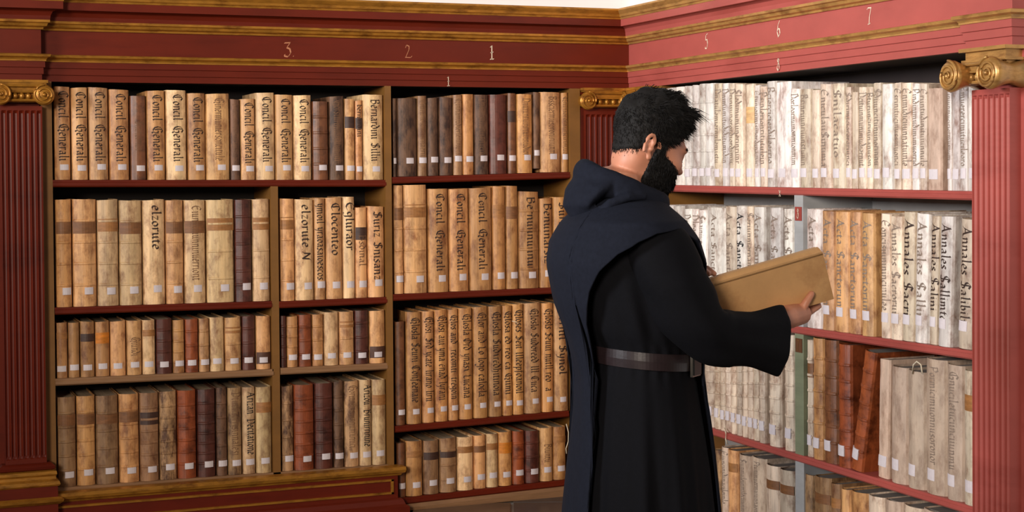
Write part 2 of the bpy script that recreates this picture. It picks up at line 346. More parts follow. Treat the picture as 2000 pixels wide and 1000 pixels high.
# panelled base below bays A and B
bx0, bx1 = XP1 - .01, hit_left(777, 920).x
zb = .205
def prof_bar(path2, prof, name, material, parent): return sweep(path2, prof, (0, len(path2) - 1)).build(name, material, parent)
MB().box(bx0, bx1 - .01, -.03, .0, .0, zb - .03).build('base_panel', M['red'], left)
bp = [(bx0, -.03), (bx1, -.03), (bx1, .0)]
for nm, pr, mt in (('base_cap', [(-.02, .17), (.004, .17), (.008, .178), (.02, .184), (.024, .196), (.022, .21), (-.0, .214), (-.02, .214)], 'gold'),
                   ('plinth_moulding', [(-.02, 0), (.035, 0), (.035, .03), (.02, .04), (.012, .06), (.004, .066), (-.02, .066)], 'red')):
    prof_bar(bp, pr, nm, M[mt], left)
fx0, fx1, fz0, fz1 = bx0 + .03, bx1 - .03, .085, .155
for (a, b_, c, d) in ((fx0, fx1, fz1 - .012, fz1), (fx0, fx1, fz0, fz0 + .012), (fx0, fx0 + .014, fz0, fz1), (fx1 - .014, fx1, fz0, fz1)):
    MB().hexa([(a, -.03, c), (b_, -.03, c), (b_, -.03, d), (a, -.03, d), (a + .002, -.037, c + .002), (b_ - .002, -.037, c + .002), (b_ - .002, -.037, d - .002), (a + .002, -.037, d - .002)]).build('panel_frame', M['gold'], left)

# right bookcase
YR0, YR1 = -.34, -2.646
YD0, YD1 = -1.481, -1.545
S['R1'] = shelf_right(1292, 361, 1917, 374, M['pink'])
S['R2'] = shelf_right(1350, 608, 1917, 688, M['pink'])
S['R3'] = shelf_right(1365, 829, 1917, 995, M['pink'])
S['R4'] = shelf(YR0, .03, YR1, .03, M['pink'], right, lambda u, d, z: (d, u, z), 'shelf')
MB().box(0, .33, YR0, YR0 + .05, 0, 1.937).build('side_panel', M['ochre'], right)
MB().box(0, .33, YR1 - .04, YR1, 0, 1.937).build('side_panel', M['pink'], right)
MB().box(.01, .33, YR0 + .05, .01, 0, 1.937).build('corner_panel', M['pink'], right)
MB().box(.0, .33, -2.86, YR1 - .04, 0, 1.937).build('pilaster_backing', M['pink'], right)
MB().box(.325, .34, YR1, YR0, 0, 1.47).build('back_panel', M['greyback'], right)
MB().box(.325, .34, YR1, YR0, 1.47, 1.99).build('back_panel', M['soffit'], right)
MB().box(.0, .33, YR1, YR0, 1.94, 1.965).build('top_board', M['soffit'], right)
def post(ya, yb, z0, z1, material):
    return MB().box(.002, .33, ya, yb, z0, z1).build('divider', material, right)
zr1, zr2, zr3 = S['R1'], S['R2'], S['R3']
d1 = post(YD1, YD0, zat('R2', -1.5) , zat('R1', -1.5) - .03, M['greypost'])
d2 = post(YD1, YD0 , zat('R3', -1.5), zat('R2', -1.5) - .03, M['green'])
d3 = post(YD1 - .0, YD0, .03, zat('R3', -1.5) - .03, M['greypost'])
def wall_text_left(text, x, y, hpx, material, pen=.16, name='numeral', off=-.0012, parent=left):
    p = hit_left(x, y); q = hit_left(x, y + hpx); s = (p.z - q.z) / 1.62
    qs, adv = lettering(text, pen, .07); mb = MB()
    for qd in qs: mb.add([(p.x + (v.x - adv / 2) * s, off, q.z + v.y * s) for v in qd], [(0, 1, 2, 3)])
    mb.build(name, material, parent)
def wall_text_right(text, x, y, hpx, material, pen=.16, name='numeral', off=-.0012, parent=right, plane=0, sx=1):
    p = hit_right(x, y, plane); q = hit_right(x, y + hpx, plane); s = (p.z - q.z) / 1.62
    qs, adv = lettering(text, pen, .07); mb = MB()
    for qd in qs: mb.add([(plane + off, p.y - (v.x - adv / 2) * s * sx, q.z + v.y * s) for v in qd], [(0, 1, 2, 3)])
    mb.build(name, material, parent)
wall_text_left('3.', 565, 82, 29, M['tan_num'], .2)
wall_text_left('2', 797, 87, 26, M['tan_num'], .13)
wall_text_left('1', 960, 89, 27, M['white'], .18)
wall_text_left('1', 874, 150, 18, M['white'], .18, off=-.010)
wall_text_right('5', 1380, 66, 29, M['white'])
wall_text_right('6', 1521, 40, 32, M['white'])
wall_text_right('7', 1698, 14, 33, M['white'])
wall_text_right('8', 1524, 112, 26, M['white'], off=-.010)
wall_text_right('x', 1525, 364, 20, M['white'], off=-.0052)
# shelf number labels on the right bookcase's posts
for (ya, yb, mt, ch) in ((404, 431, 'redlabel', '8'), (661, 688, 'brownlabel', '7')):
    a = hit_right(1559, ya).z; c = hit_right(1559, yb).z
    MB().box(-.001, .003, YD1 + .008, YD0 - .008, c, a).build('shelf_label', M[mt], right)
    wall_text_right(ch, 1559, ya + 3, 20, M['white'] if mt == 'redlabel' else M['ochre'], .14, 'label_numeral', off=-.0022)

# pilasters: fluted shaft, ionic capital, moulded base (built in a frame: x across, y into wall, z up)
def pilaster(parent, loc, rz, wdt, z0, z1, red, gold, vr=.043, vd=.042, head=.062):
    rt = empty('pilaster', parent=parent, loc=loc, rz=rz)
    n = 7; fl = wdt / n
    def row(z, k):
        pts = [(-wdt / 2, 0, z), (-wdt / 2, -RO + .006, z)]
        for i in range(n):
            xc = -wdt / 2 + fl * (i + .5)
            for j in range(7):
                t = math.pi * j / 6; r = fl * .42
                pts.append((xc - r * math.cos(t), -RO + .006 + k * r * 1.15 * math.sin(t), z))
        return pts + [(wdt / 2, -RO + .006, z), (wdt / 2, 0, z)]
    rows = [row(z0, 0), row(z0 + .018, 0), row(z0 + .022, .5), row(z0 + .032, 1), row(z1 - .03, 1), row(z1 - .022, .5), row(z1 - .018, 0), row(z1, 0)]
    MB().loft(rows).build('shaft', red, rt)
    mb = MB(); hw = wdt / 2
    zc_ = z1 + .045       # volute centre
    def block(x0, x1, ya, yb, za, zb_): mb.box(x0, x1, ya, yb, za, zb_)
    block(-hw - .022, hw + .022, -RO - .03, 0, zc_ + head - .012, zc_ + head)
    if head > .07: block(-hw - .006, hw + .006, -RO - .014, 0, zc_ + .05, zc_ + head - .01)
    block(-hw - .016, hw + .016, -RO - .024, 0, zc_ + .043, zc_ + .052)
    block(-hw, hw, -RO - .006, 0, zc_ - .03, zc_ + .044)
    mb.build('abacus', gold, rt)
    for sx in (-1, 1):
        cx = sx * (hw + .004); v = MB()
        # scroll body
        prof = [(vr * .62, -.0), (vr * .74, -vd * .35), (vr, -vd * .78), (vr, -vd * .88), (vr * .86, -vd), (.0001, -vd)]
        prof = [(r, y - RO + .0) for r, y in prof]; rings = []
        prof = [(vr * .9, 0.0)] + prof
        for r, y in prof:
            rings.append([(cx + r * math.cos(a), y, zc_ + r * math.sin(a)) for a in [2 * math.pi * k / 28 for k in range(28)]])
        v.loft(rings)
        pts = []; rad = []
        for k in range(70):
            t = k / 69; a = math.pi / 2 - sx * (-1) * t * 2 * math.pi * 2.4; r = vr * (1 - .86 * t) * .97
            pts.append((cx - sx * 0 + r * math.cos(a), -RO - vd - .001 - .004 * t, zc_ + r * math.sin(a))); rad.append(.0052 * (1 - .45 * t))
        v.tube(pts, rad, 6)
        v.ellipsoid((cx, -RO - vd - .005, zc_), (.008, .008, .008), None, 10, 6)
        v.build('volute', gold, rt, True)
    # channel joining the volutes, with egg ornament
    ch = MB()
    ch.tube([(-hw, -RO - .034, zc_ + .037), (hw, -RO - .034, zc_ + .037)], .006, 8)
    ch.tube([(-hw, -RO - .03, zc_ + .012), (hw, -RO - .03, zc_ + .012)], .004, 8)
    ch.tube([(-hw, -RO - .02, zc_ - .022), (hw, -RO - .02, zc_ - .022)], .006, 8)
    ch.box(-hw, hw, -RO - .026, -RO, zc_ + .008, zc_ + .036)
    ch.build('capital_band', gold, rt)
    ne = 5
    for i in range(ne):
        xe = -hw + .03 + (wdt - .06) * i / (ne - 1)
        MB().ellipsoid((xe, -RO - .018, zc_ - .005), (.011, .012, .015), None, 10, 8).build('egg_ornament', gold, rt, True)
    return rt
xpc = (-2.897 + XP1) / 2
def bases(parent, loc, rz, wdt, z0, red, gold):
    rt = empty('pilaster_base', parent=parent, loc=loc, rz=rz); h = wdt / 2
    pth = [(-h, 0), (-h, -RO), (h, -RO), (h, 0)]
    def pr(name, p, m_): sweep(pth, p, (0, 3)).build(name, m_, rt)
    pr('torus', [(-.02, z0 - .03), (.01, z0 - .03), (.02, z0 - .024), (.022, z0 - .014), (.014, z0 - .006), (.004, z0), (-.02, z0)], red)
    pr('torus', [(-.02, z0 - .055), (.022, z0 - .055), (.028, z0 - .046), (.026, z0 - .034), (.012, z0 - .03), (-.02, z0 - .03)], gold)
    pr('scotia', [(-.02, z0 - .095), (.034, z0 - .095), (.04, z0 - .088), (.036, z0 - .075), (.024, z0 - .066), (.022, z0 - .055), (-.02, z0 - .055)], gold)
    pr('pedestal_die', [(-.02, z0 - .14), (.03, z0 - .14), (.03, z0 - .095), (-.02, z0 - .095)], red)
    pr('pedestal_cap', [(-.02, z0 - .17), (.036, z0 - .17), (.05, z0 - .158), (.052, z0 - .148), (.036, z0 - .14), (-.02, z0 - .14)], gold)
    pr('pedestal', [(-.02, 0), (.03, 0), (.03, z0 - .17), (-.02, z0 - .17)], red)
    return rt
pilaster(left, (xpc, 0, 0), 0, .165, .345, 1.832, M['red'], M['gold'])
bases(left, (xpc, 0, 0), 0, .185, .345, M['red'], M['gold'])
pilaster(left, ((-.26 - .012) / 2 - .0, .035, 0), 0, .2, .2, 1.832, M['red'], M['gold'])
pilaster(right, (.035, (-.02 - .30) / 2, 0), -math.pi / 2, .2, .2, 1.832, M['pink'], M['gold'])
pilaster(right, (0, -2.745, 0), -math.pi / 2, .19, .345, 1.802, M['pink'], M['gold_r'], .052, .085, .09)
bases(right, (0, -2.745, 0), -math.pi / 2, .21, .345, M['pink'], M['gold_r'])

# ------------------------------------------------------------------ books
COL = {'V': ((226, 188, 138), 'pale vellum', 'vellum'), 'T': ((196, 142, 88), 'tan vellum', 'vellum'), 'O': ((198, 142, 84), 'ochre vellum', 'vellum'),
       'G': ((160, 120, 82), 'greyish vellum', 'vellum'), 'K': ((112, 78, 54), 'dark stained vellum', 'vellum_dark'), 'X': ((184, 142, 98), 'mottled vellum', 'vellum_dark'),
       'B': ((120, 74, 44), 'brown leather', 'leather'), 'R': ((150, 74, 38), 'reddish brown leather', 'leather'), 'D': ((92, 46, 34), 'dark brown leather', 'leather'),
       'W': ((222, 212, 203), 'white vellum', 'vellum'), 'C': ((214, 194, 170), 'cream vellum', 'vellum'), 'S': ((204, 178, 156), 'stained white vellum', 'vellum_soiled'),
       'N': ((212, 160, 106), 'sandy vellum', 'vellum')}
def spine_bulge(u, wd, bulge): return bulge * max(0, 1 - (2 * u / wd) ** 2)
def make_book(loc, rz, wd, h, dp, kind, feats, lean, label, group, rs, lab):
    col, cname, mname = COL[kind]
    jit = 1 + rs.uniform(-.1, .1); c = lin([min(255, v * jit * (1 + rs.uniform(-.012, .012))) for v in col])
    root = empty('book', label, 'book', group, loc, rz)
    root.rotation_euler = (0, lean, rz)
    bulge = min(.018, wd * .22); bands = feats.get('b', 0)
    if 'f' in feats: bulge *= .3
    # rows
    zs = [(0.0, 0), (.004, 0)]
    if bands:
        for k in range(bands):
            zb_ = h * (.10 + .80 * (k + .5) / bands); zs += [(zb_ - .006, 0), (zb_ - .003, 1), (zb_ + .003, 1), (zb_ + .006, 0)]
    nn = 9
    zs += [(h * k / nn, 0) for k in range(1, nn)] + [(h - .004, 0), (h, 0)]
    zs.sort(); clean = [zs[0]]
    for z in zs[1:]:
        if z[0] - clean[-1][0] > .0015: clean.append(z)
        elif z[1]: clean[-1] = z
    sd = rs.uniform(0, 99); t = .003
    def outline(z, bd, inset=0.0):
        wob = 1 + .012 * math.sin(z * 17 + sd); dv = .0022 * noise.noise(Vector((sd, z * 14, 0)))
        W = wd * min(1, wob) / 2 - inset; e = .003 * bd; pts = [(-W, dp)]
        pts.append((-W, .012))
        for k in range(9):
            u = -W + 2 * W * (k + .5) / 9
            rr = spine_bulge(u, 2 * W, bulge) ; pts.append((u, .006 - rr - e + dv + inset))
        pts.append((W, .012)); pts.append((W, dp)); return pts
    mb = MB(); rings = []
    for z, bd in clean:
        o_ = outline(z, bd); i_ = outline(z, 0, t)
        rings.append([(x, y, z + (.0 if 0 < z < h else 0)) for x, y in o_] + [(x, y, z) for x, y in reversed(i_)])
    # uneven head and tail
    tilt = rs.uniform(-.004, .004); 
    rings[-1] = [(x, y, z + tilt * x / wd - rs.uniform(0, .001)) for x, y, z in rings[-1]]
    mb.loft(rings, cap=False)
    n = len(rings[0]); last = (len(rings) - 1) * n; hn = n // 2
    for k in range(hn - 1):
        mb.f.append((k, k + 1, n - 2 - k, n - 1 - k)); mb.f.append((last + k, last + k + 1, last + n - 2 - k, last + n - 1 - k))
    bd_o = mb.build('binding', M[mname], root, False, color=c)
    # page block
    q = t + .0004; ztop = h - rs.uniform(.004, .009)
    MB().box(-wd / 2 + q, wd / 2 - q, .016, dp - .006, .004, ztop).build('page_block', M['dust'] if 'u' in feats else M['pages'], root)
    def on_spine(u, z, off):
        wob = 1 + .012 * math.sin(z * 17 + sd); dv = .0022 * noise.noise(Vector((sd, z * 14, 0)))
        W2 = wd * min(1, wob); return (u, .006 - spine_bulge(u, W2, bulge) + dv - off, z)
    def strip(z0, z1, u0, u1, off, name, material, nu=8, nz=2, **k):
        mb2 = MB(); nz = max(nz, int((z1 - z0) / .012) + 1)
        f = [[on_spine(u0 + (u1 - u0) * i / nu, z0 + (z1 - z0) * j / nz, off) for i in range(nu + 1)] for j in range(nz + 1)]
        bk = [[(x, y + off * .9, z) for x, y, z in r] for r in f]
        mb2.loft([fr + br[::-1] for fr, br in zip(f, bk)]); return mb2.build(name, material, root, False, **k)
    if 'p' in feats:
        pc, pz0, pz1 = feats['p']; strip(h * pz0, h * pz1, -wd * .49, wd * .49, .0009, 'title_patch', M['patch'], color=lin(pc))
    if 'n' not in feats:
        lw, lh, lz, lu = lab; lw = min(lw, wd * .8); cu = max(-wd / 2 + lw / 2 + .002, min(wd / 2 - lw / 2 - .002, lu * wd + rs.uniform(-.003, .003))); lz += rs.uniform(-.003, .003)
        strip(lz, lz + lh, cu - lw / 2, cu + lw / 2, .0016 + .003 * bool(bands), 'paper_label', M['label'], 4, 1)
    if 't' in feats:
        text, size, ink, za, zb_ = feats['t']
        qs, adv = lettering(text, .24 if ink != 'ink_f' else .2, .06); s2 = min(wd * size / 1.3, .026); s1 = min(h * (za - zb_) / adv, s2 * 1.35)
        cu = feats.get('tu', 0.0) * wd; mb3 = MB()
        for qd in qs:
            vs = []
            for v in qd:
                z = h * za - v.x * s1; u = max(-wd * .49, min(wd * .49, cu + (v.y - .55) * s2 + .0008 * noise.noise(Vector((sd, z * 30, 1)))))
                vs.append(on_spine(u, z, .0007 if not 'p' in feats else .0013))
            mb3.add(vs, [(0, 1, 2, 3)])
        mb3.build('lettering', M[ink], root)
    return root

CG = 'Concil. Generali'
ORD = 'first second third fourth fifth sixth seventh eighth ninth tenth eleventh twelfth thirteenth fourteenth fifteenth sixteenth seventeenth eighteenth nineteenth twentieth'.split()
def ordinal(n): return ORD[n - 1] if n <= 20 else 'twenty-' + ORD[n - 21] if n < 30 else 'thirtieth' if n == 30 else 'thirty-' + ORD[n - 31]
def scribble(rs, n):
    parts = ['iun', 'mi', 'nu', 'er', 'ci', 'on', 'ri', 'tu', 'le', 'na', 'mu', 'ni', 's', 'di', 'or', 'in']
    s = random.Random(rs.random()).choice('SBEDGP')
    while len(s) < n: s += rs.choice(parts)
    return s[:n]
def parse(tok, rs):
    """x0-x1:ytop kind[,feature...]"""
    pos, rest = tok.split(':'); x0, x1 = [float(v) for v in pos.split('-')]; bits = rest.split(',')
    ft = {}; y = float(bits[0]); kd = bits[1]
    for b_ in bits[2:]:
        k, v = b_[0], b_[1:]
        if k == 'c': ft['t'] = (CG, .62, 'ink', .955, .20); ft['w'] = 'lettered Concil. Generali'
        elif k == 'x': ft['t'] = (v, .62, 'ink', .95, .19); ft['w'] = 'with dark gothic lettering'
        elif k == 'X': ft['t'] = (v, .66, 'ink_b', .95, .22); ft['w'] = 'with bold black lettering'
        elif k == 'y': ft['t'] = (v, .6, 'ink_g', .95, .17); ft['w'] = 'with faded brown lettering'
        elif k == 's': ft['t'] = (scribble(rs, 20), .6, 'ink_g' if kd in 'WCS' else 'ink_f', .95, .22); ft['w'] = 'with faded script'
        elif k == 'q': ft['t'] = (scribble(rs, int(v or 8)), .5, 'ink_f', .7, .35); ft['w'] = 'with short faded script'
        elif k == 'b': ft['b'] = int(v)
        elif k == 'P': ft['p'] = ((160, 108, 58), .70, .82); ft['w2'] = 'ochre title patch'
        elif k == 'Q': ft['p'] = ((126, 82, 46), .68, .80); ft['w2'] = 'brown title patch'
        elif k == 'A': ft['p'] = ((206, 122, 30), .60, .80); ft['w2'] = 'orange title patch'
        elif k == 'E': ft['p'] = ((216, 172, 116), .62, .78); ft['w2'] = 'pale orange title patch'
        elif k == 'D': ft['p'] = ((64, 40, 30), .64, .78); ft['w2'] = 'dark title patch'
        elif k == 'Z': ft['p'] = ((84, 52, 38), .1, .32); ft['w2'] = 'dark lower spine'
        elif k == 'n': ft['n'] = 1
        elif k == 'u': ft['u'] = 1
        elif k == 'f': ft['f'] = 1
        elif k == 'o': ft['o'] = float(v)
        elif k == 'l': ft['l'] = float(v)
        elif k == 'r': ft['r'] = float(v)
        elif k == 'U': ft['tu'] = float(v)
    return x0, x1, y, kd, ft
def describe(kd, ft):
    s = COL[kd][1] + ' book'
    if 'w2' in ft and 'w' in ft: s += ' with ' + ft['w2'] + ' and script'
    elif 'w2' in ft: s += ' with ' + ft['w2']
    elif 'w' in ft: s += ' ' + ft['w']
    elif ft.get('b'): s += ' with raised bands'
    return s
LIM = {'L1': (XA0, XB1), 'L1c': (XC0, XC1), 'L2a': (XA0, XD0), 'L2b': (XD1, XB1), 'L2c': (XC0, XC1), 'L3a': (XA0, XD0), 'L3b': (XD1, XB1), 'L3c': (XC0, XC1), 'L4a': (XA0, XD0), 'L4b': (XD1, XB1), 'L4c': (XC0, XC1),
       'R1': (YR1, YR0), 'R2a': (YD0, YR0), 'R2b': (YR1, YD1), 'R3a': (YD0, YR0), 'R3b': (YR1, YD1), 'R4a': (YD0, YR0), 'R4b': (YR1, YD1)}
def row(side, key, toks, place, group, lab, anchor='left', halves=None, bay=None):
    rs = random.Random(place); hit = hit_left if side == 'L' else hit_right
    items = [parse(t, rs) for t in toks.split()]; N = len(items)
    for i, (x0, x1, y, kd, ft) in enumerate(items):
        out = ft.get('o', 0); pl = .014 - out; h0, h1 = hit(x0, y, pl), hit(x1, y, pl)
        if side == 'L': u0, u1 = h0.x, h1.x
        else: u0, u1 = h0.y, h1.y
        lo_, hi_ = LIM.get(bay or key, (-99, 99)); u0, u1 = sorted((u0, u1)); u0, u1 = max(u0, lo_ + .001), min(u1, hi_ - .001)
        uc = (u0 + u1) / 2; wd = abs(u1 - u0) - (.0026 if side == 'L' else .0014); zb_ = zat(key, uc) + ft.get('r', 0) + .0005
        # the shelf slopes a little: keep the whole foot on it
        zb_ = max(zat(key, u0), zat(key, u1)) + ft.get('r', 0) + .0004
        ht = hit((x0 + x1) / 2, y, pl).z - zb_; lean = ft.get('l', 0)
        if lean: ht -= 0; 
        n = i + 1
        if halves and n <= halves[0]: where = f'{ordinal(n)} {halves[1]}'
        elif halves: where = f'{ordinal(N - i)} {halves[2]}'
        else: where = f'{ordinal(n)} from left'
        lbl = f'{describe(kd, ft)}, {where}, {place}'
        while len(lbl.split()) > 16: lbl = lbl.replace(' and script', '', 1) if ' and script' in lbl else lbl.replace(' vellum', '', 1) if ' vellum' in lbl else lbl.replace('dark gothic ', '', 1) if 'dark gothic ' in lbl else lbl.replace(' leather', '', 1) if ' leather' in lbl else ' '.join(lbl.split()[:16])
        dp = rs.uniform(.24, .285)
        uf = uc
        if lean: # pivot so that the top stays where the photograph has it
            sgn = 1 if side == 'L' else -1; uf = uc - sgn * math.sin(lean) * ht
        loc = (uf, pl, zb_ + abs(math.sin(lean)) * wd / 2) if side == 'L' else (pl, uf, zb_ + abs(math.sin(lean)) * wd / 2)
        make_book(loc, 0 if side == 'L' else -math.pi / 2, wd, ht, dp, kd, ft, lean, lbl, group, rs, lab)

lab1 = (.036, .024, .032, .1)
row('L', 'L1', '104-137:169,T,c 138-171:171,N,c 172-211:171,N,c 212-252:175,T,c 253-285:187,B,q10 285.5-322:177,T,c 323-364:176,V,c 365-401:182,T,c 401-448.5:183,N,s 449-468.5:194,K,s 469-498:193,N,c '
    '498.5-536.5:181,V,c 537-572:185,N,c 572.5-608.5:186,V,c 609-641.5:198,B,b4 642-672:188,K,s 672.5-693:193,N,D 693.5-708:196,T,D,xbernardini 708.5-751.5:185,V,xBernardini_Sillii.', 'top shelf left of tall post', 'books on the top shelf of the back bookcase', (.036, .024, .04, .12))
lab2 = (.036, .03, .05, .12)
row('L', 'L2a', '107-139.5:389.5,T,Q,b4 140.5-188:389,N,Q,b4 188.7-231:390,V,P,b4 231.7-277:391.5,V,Q,b4 277.6-322:390.4,V,xelzorute,U.05 322.6-358:391,N,Q,b4 358.6-401:391,V,s,Q 402.5-457:390,V,P,b3 457.5-491.5:390,D,b6 492-529.5:389,V,P,b3', 'second shelf of left bay', 'books on the second shelf, left bay', lab2)
row('L', 'L2b', '546-575:388,N,P,b4 575.5-612.5:389.5,V,xelzorute.N.4 613-635:387,N,xYmoil_Yraoasaioescos 635.5-668.5:385.6,N,xClocenteo 669-693:384.5,V,xEgluraor 693.5-717:405,N,D,q7 717.5-754.5:403,N,xSuriz_Snisanz', 'second shelf of middle bay', 'books on the second shelf, middle bay', lab2)
lab3 = (.036, .024, .03, .0)
row('L', 'L3a', '109-132:630,T,P 132.5-155.5:630,T 156-185:628,T,D 185.5-214:628,T,A 214.5-246:627,N 246.5-277:626,N,q6 277.5-303.5:625,V,P 304-336.5:623,D,b4 337-360.5:625,T,b4 361-387.5:623,R,b3 388-409:622,N,b3 409.5-438:619.5,V 438.5-471.5:619.5,N,P,b3 472-499:617,D,b3 499.5-533:617,N,Z', 'third shelf of left bay', 'small books on the third shelf, left bay', lab3)
row('L', 'L3b', '548-559.5:617,D,b4,n 560-582.5:618,T,b4 583-609:614.6,R,b3 609.5-632:614,T,b3 632.5-661.5:609.7,V 662-692:608.4,N,P,b3 692.5-720.5:606.4,D,b3 721-755:606.4,N,Z', 'third shelf of middle bay', 'small books on the third shelf, middle bay', lab3)
lab4 = (.038, .026, .04, .08)
row('L', 'L4', '110.5-148:775,G,b5,Q 149-186:773,T,b5,Q 186.5-231:772,G,b4,Q 231.5-271.5:769,T,b5,Q 272-310:767,G,b6,D 310.5-345:764,X,b6 345.5-383.5:762,R,b6 384-421:760,D,b7 421.5-443.5:757,K,b5 444-472:757,X,s 472.5-498.5:756,V,XArizan._Decitatione,U.1 499-533.5:755,V,P', 'bottom shelf of left bay', 'books on the bottom shelf, left bay', lab4, bay='L4a')
row('L', 'L4', '549-573:754,X,b4 573.5-613.5:751,R,b6 614-650.5:748,D,b6 651-671.5:745,K,b5 672-701:744,X,s 701.5-725.5:741.6,V,XArizou._Brunirrinine,U.1 726-758:741,V,P', 'bottom shelf of middle bay', 'books on the bottom shelf, middle bay', lab4, bay='L4b')
row('L', 'L1c', '767-774.5:192,K 775-814.5:191.7,K 815-834:187,G,s 834.5-856.5:191,K 857-884:190,K 884.5-903:185,G,s 903.5-925.5:184,O 926-954.5:185,K,s 955-990.5:185,D 991-1008.5:182,B,D 1009-1040.5:184,O,s 1041-1055:180,K,r.02 1055.5-1095:180,N,s 1095.5-1112:181,O,s', 'top shelf of corner bay', 'books on the top shelf, corner bay', (.036, .026, .06, .1))
row('L', 'L2c', '769-787.5:362,N,Q,b4 788-834:361,N,P,b4 836-876:368.6,T,c 876.5-916:368.6,T,c 916.5-961:366.8,T,c 961.5-987.5:364,O,P 988-1012:363,O,Q 1012.5-1053:374,T,xBernuiinuiinui,b4 1053.5-1079.5:387,O,xBenuinarsiz 1080-1111:385,O,xSuriz', 'second shelf of corner bay', 'books on the second shelf, corner bay', lab2)
row('L', 'L3c', '772-791:628,B 793-823.5:609,O,xGlosla_Seuni_Confeenaie 824-848:608,T,xGlosi._Srd_ycate_lirano_lirii 848.5-874.5:605,O,xGlosi_aui_yma_enad_lyrani 875-895:604,T,xGlos_and_Jrecomti._tregoin 895.5-923:602,O,xGlosla_Ord_ynasx_Lucana 923.5-953:599,O,xGlor_and_Lo_logo_calocla 953.5-980.5:598,T,xGlosla_Sudxredhitinoia 981-1000.5:597,O,xGlosa_ed_reo_ca_Giimi 1001-1023:594,O,xGloses_Seit_llleepfoanoil 1023.5-1057:591.6,N,xGloslo_Sudoreed_lll_Cuca 1057.5-1081:592,O,xGlosls_Seuui_nutll_reo_Ja 1081.5-1110:591.6,N,xSernil_Synol', 'third shelf of corner bay', 'glossed folios on the third shelf, corner bay', (.032, .024, .045, .1))
row('L', 'L4c', '776-792.5:865,B,q6 793-826:861,O,P 826.5-858:860,G,D 858.5-892.5:855,G,D,b3 893-925:853,V,P 925.5-949.5:850,N,Q 950-973.5:847,V,P 974-1000.5:843,O,A 1001-1025:842,R,b3 1025.5-1054.5:841,D,b3 1055-1080:835,N,q6 1080.5-1106:833,O,P', 'bottom shelf of corner bay', 'books on the bottom shelf, corner bay', lab4)
# right bookcase
RL = (.05, .03, .035, -.05)
row('R', 'R1', '1301-1318.5:172,W,b5 1319-1335.5:170,W,b5 1336-1350.5:168,W,b5 1351-1364.5:166,W,b5 1365-1376.5:164,W,b5 1377-1393:163.5,W,b5 1393.6-1408.5:163.5,C,s 1409-1422.5:163,W,s 1423-1433.5:163,C,s 1434-1451:164,C,s,o.004 1455.5-1471.5:165,C,E 1472-1482.5:167,W,s 1483-1496.5:169,C,s 1497-1513:159,W,s 1514-1541:160,W,f 1543-1560:173,W,s 1561-1583.5:174,C,s 1584-1600:176,C 1600.7-1623.5:164,C,yEniculaiiSinumai 1624.5-1649.5:163,C,ySnilacatuo 1650-1661.5:170,C,s 1662-1674.5:180,C 1675-1691:170,C,s 1691.5-1703.5:170,C,s 1704-1719.5:162,C,s 1721-1743:164,W 1744-1759:162,C,s 1759.5-1779:162,C,s 1779.5-1794:162.5,W,s 1794.5-1809.5:163,C,s 1810-1836:172,S,f 1848-1857:163,W,s 1857.5-1872:154,W,f 1873-1888:156,W,s 1888.5-1907:158,W,f 1907.5-1917:158,W',
    'top shelf', 'white vellum books on the top shelf, right bookcase', (.05, .035, .04, -.05), halves=(18, "from monk's face, right bookcase", 'from right pilaster, right bookcase'))
AS = 'Acta_Sanctorum'; AN = 'Annales_Sallimto'
row('R', 'R2', f'1297-1314.5:400,W,s 1315-1334:402.5,W,s 1336-1350.5:408,W,s 1351-1363.5:408.6,W,s 1364-1378.5:410,W,s 1379-1415:405,W,y{AS} 1416-1436.5:403,C,y{AS} 1437-1456:402,W,X{AS} 1457.5-1470.5:403,C,s 1471-1492:404,W,y{AS},o.012 1502-1525:406,W,y{AS} 1530-1548:407.7,W,y{AS}',
    'second shelf', 'white folios left of the grey post, right bookcase', (.05, .035, .04, -.05), halves=(0, '', 'left of grey post, right bookcase'), bay='R2a')
row('R', 'R2', f'1568.6-1604:408,W,y{AS} 1604.5-1629:412,N,y{AS} 1629.5-1657:413,N,y{AS} 1657.5-1681:414,N,y{AS} 1681.5-1706:416,N,y{AS},o.012 1719-1737.5:417,C,s 1738-1762:422,C,yAnnales_Sacroruit 1764-1788:414,C,xAnnales_Sacri,l.03 1789-1815:417,W,yAnnales_Sallin,l.03 1818-1834:422,C,xAnnales_Salini,l.035 1836-1862:423,W,xAnnales_Sallimto,l.04,o.012 1876-1905:428,C,xAnnales_Salibilt,l.045',  # sandy bindings here have the warm shadow of the man's arms in their colour
    'second shelf', 'annals and acts right of the grey post, right bookcase', (.045, .035, .06, -.05), halves=(99, "right of grey post, right bookcase", ''), bay='R2b')
row('R', 'R3', '1346-1369:680,C,b5 1376-1393.5:676,C,b6,u 1394-1404.5:676,C,b6,u 1405-1415:674,C,b6,u 1415.6-1425.5:674,C,b6,u 1426-1436.5:672,C,b6,u 1437-1447.5:671,C,b6,u 1448-1458.5:668,C,b6,u 1459-1469.5:665,C,b6,u 1470-1480.5:662,C,b6,u 1481-1493:660,C,b6,u,o.008 1501-1523:653,C,b6,u 1531.6-1549:654,C,b6,u',
    'third shelf', 'banded cream set left of the green post, right bookcase', (.06, .04, .05, -.05), halves=(0, '', 'left of green post, right bookcase'), bay='R3a')
row('R', 'R3', '1568-1586:663,C,b6,Q,u 1587-1607:660,T,b6,u 1608.5-1634:663.4,B,b6,u 1636-1661:672,R,b6,u 1688-1710:684,R,b6,l.2,u,o.008 1716-1736:702,S,l.03,u,f 1740-1771:716,S,u,l.01 1771.5-1805:724,S,u 1807-1846:701,S,s,u 1848-1880:712,S,s,u 1881.5-1915:724,C,P,u',
    'third shelf', 'large volumes right of the green post, right bookcase', (.05, .04, .045, -.1), halves=(99, 'right of green post, right bookcase', ''), bay='R3b')
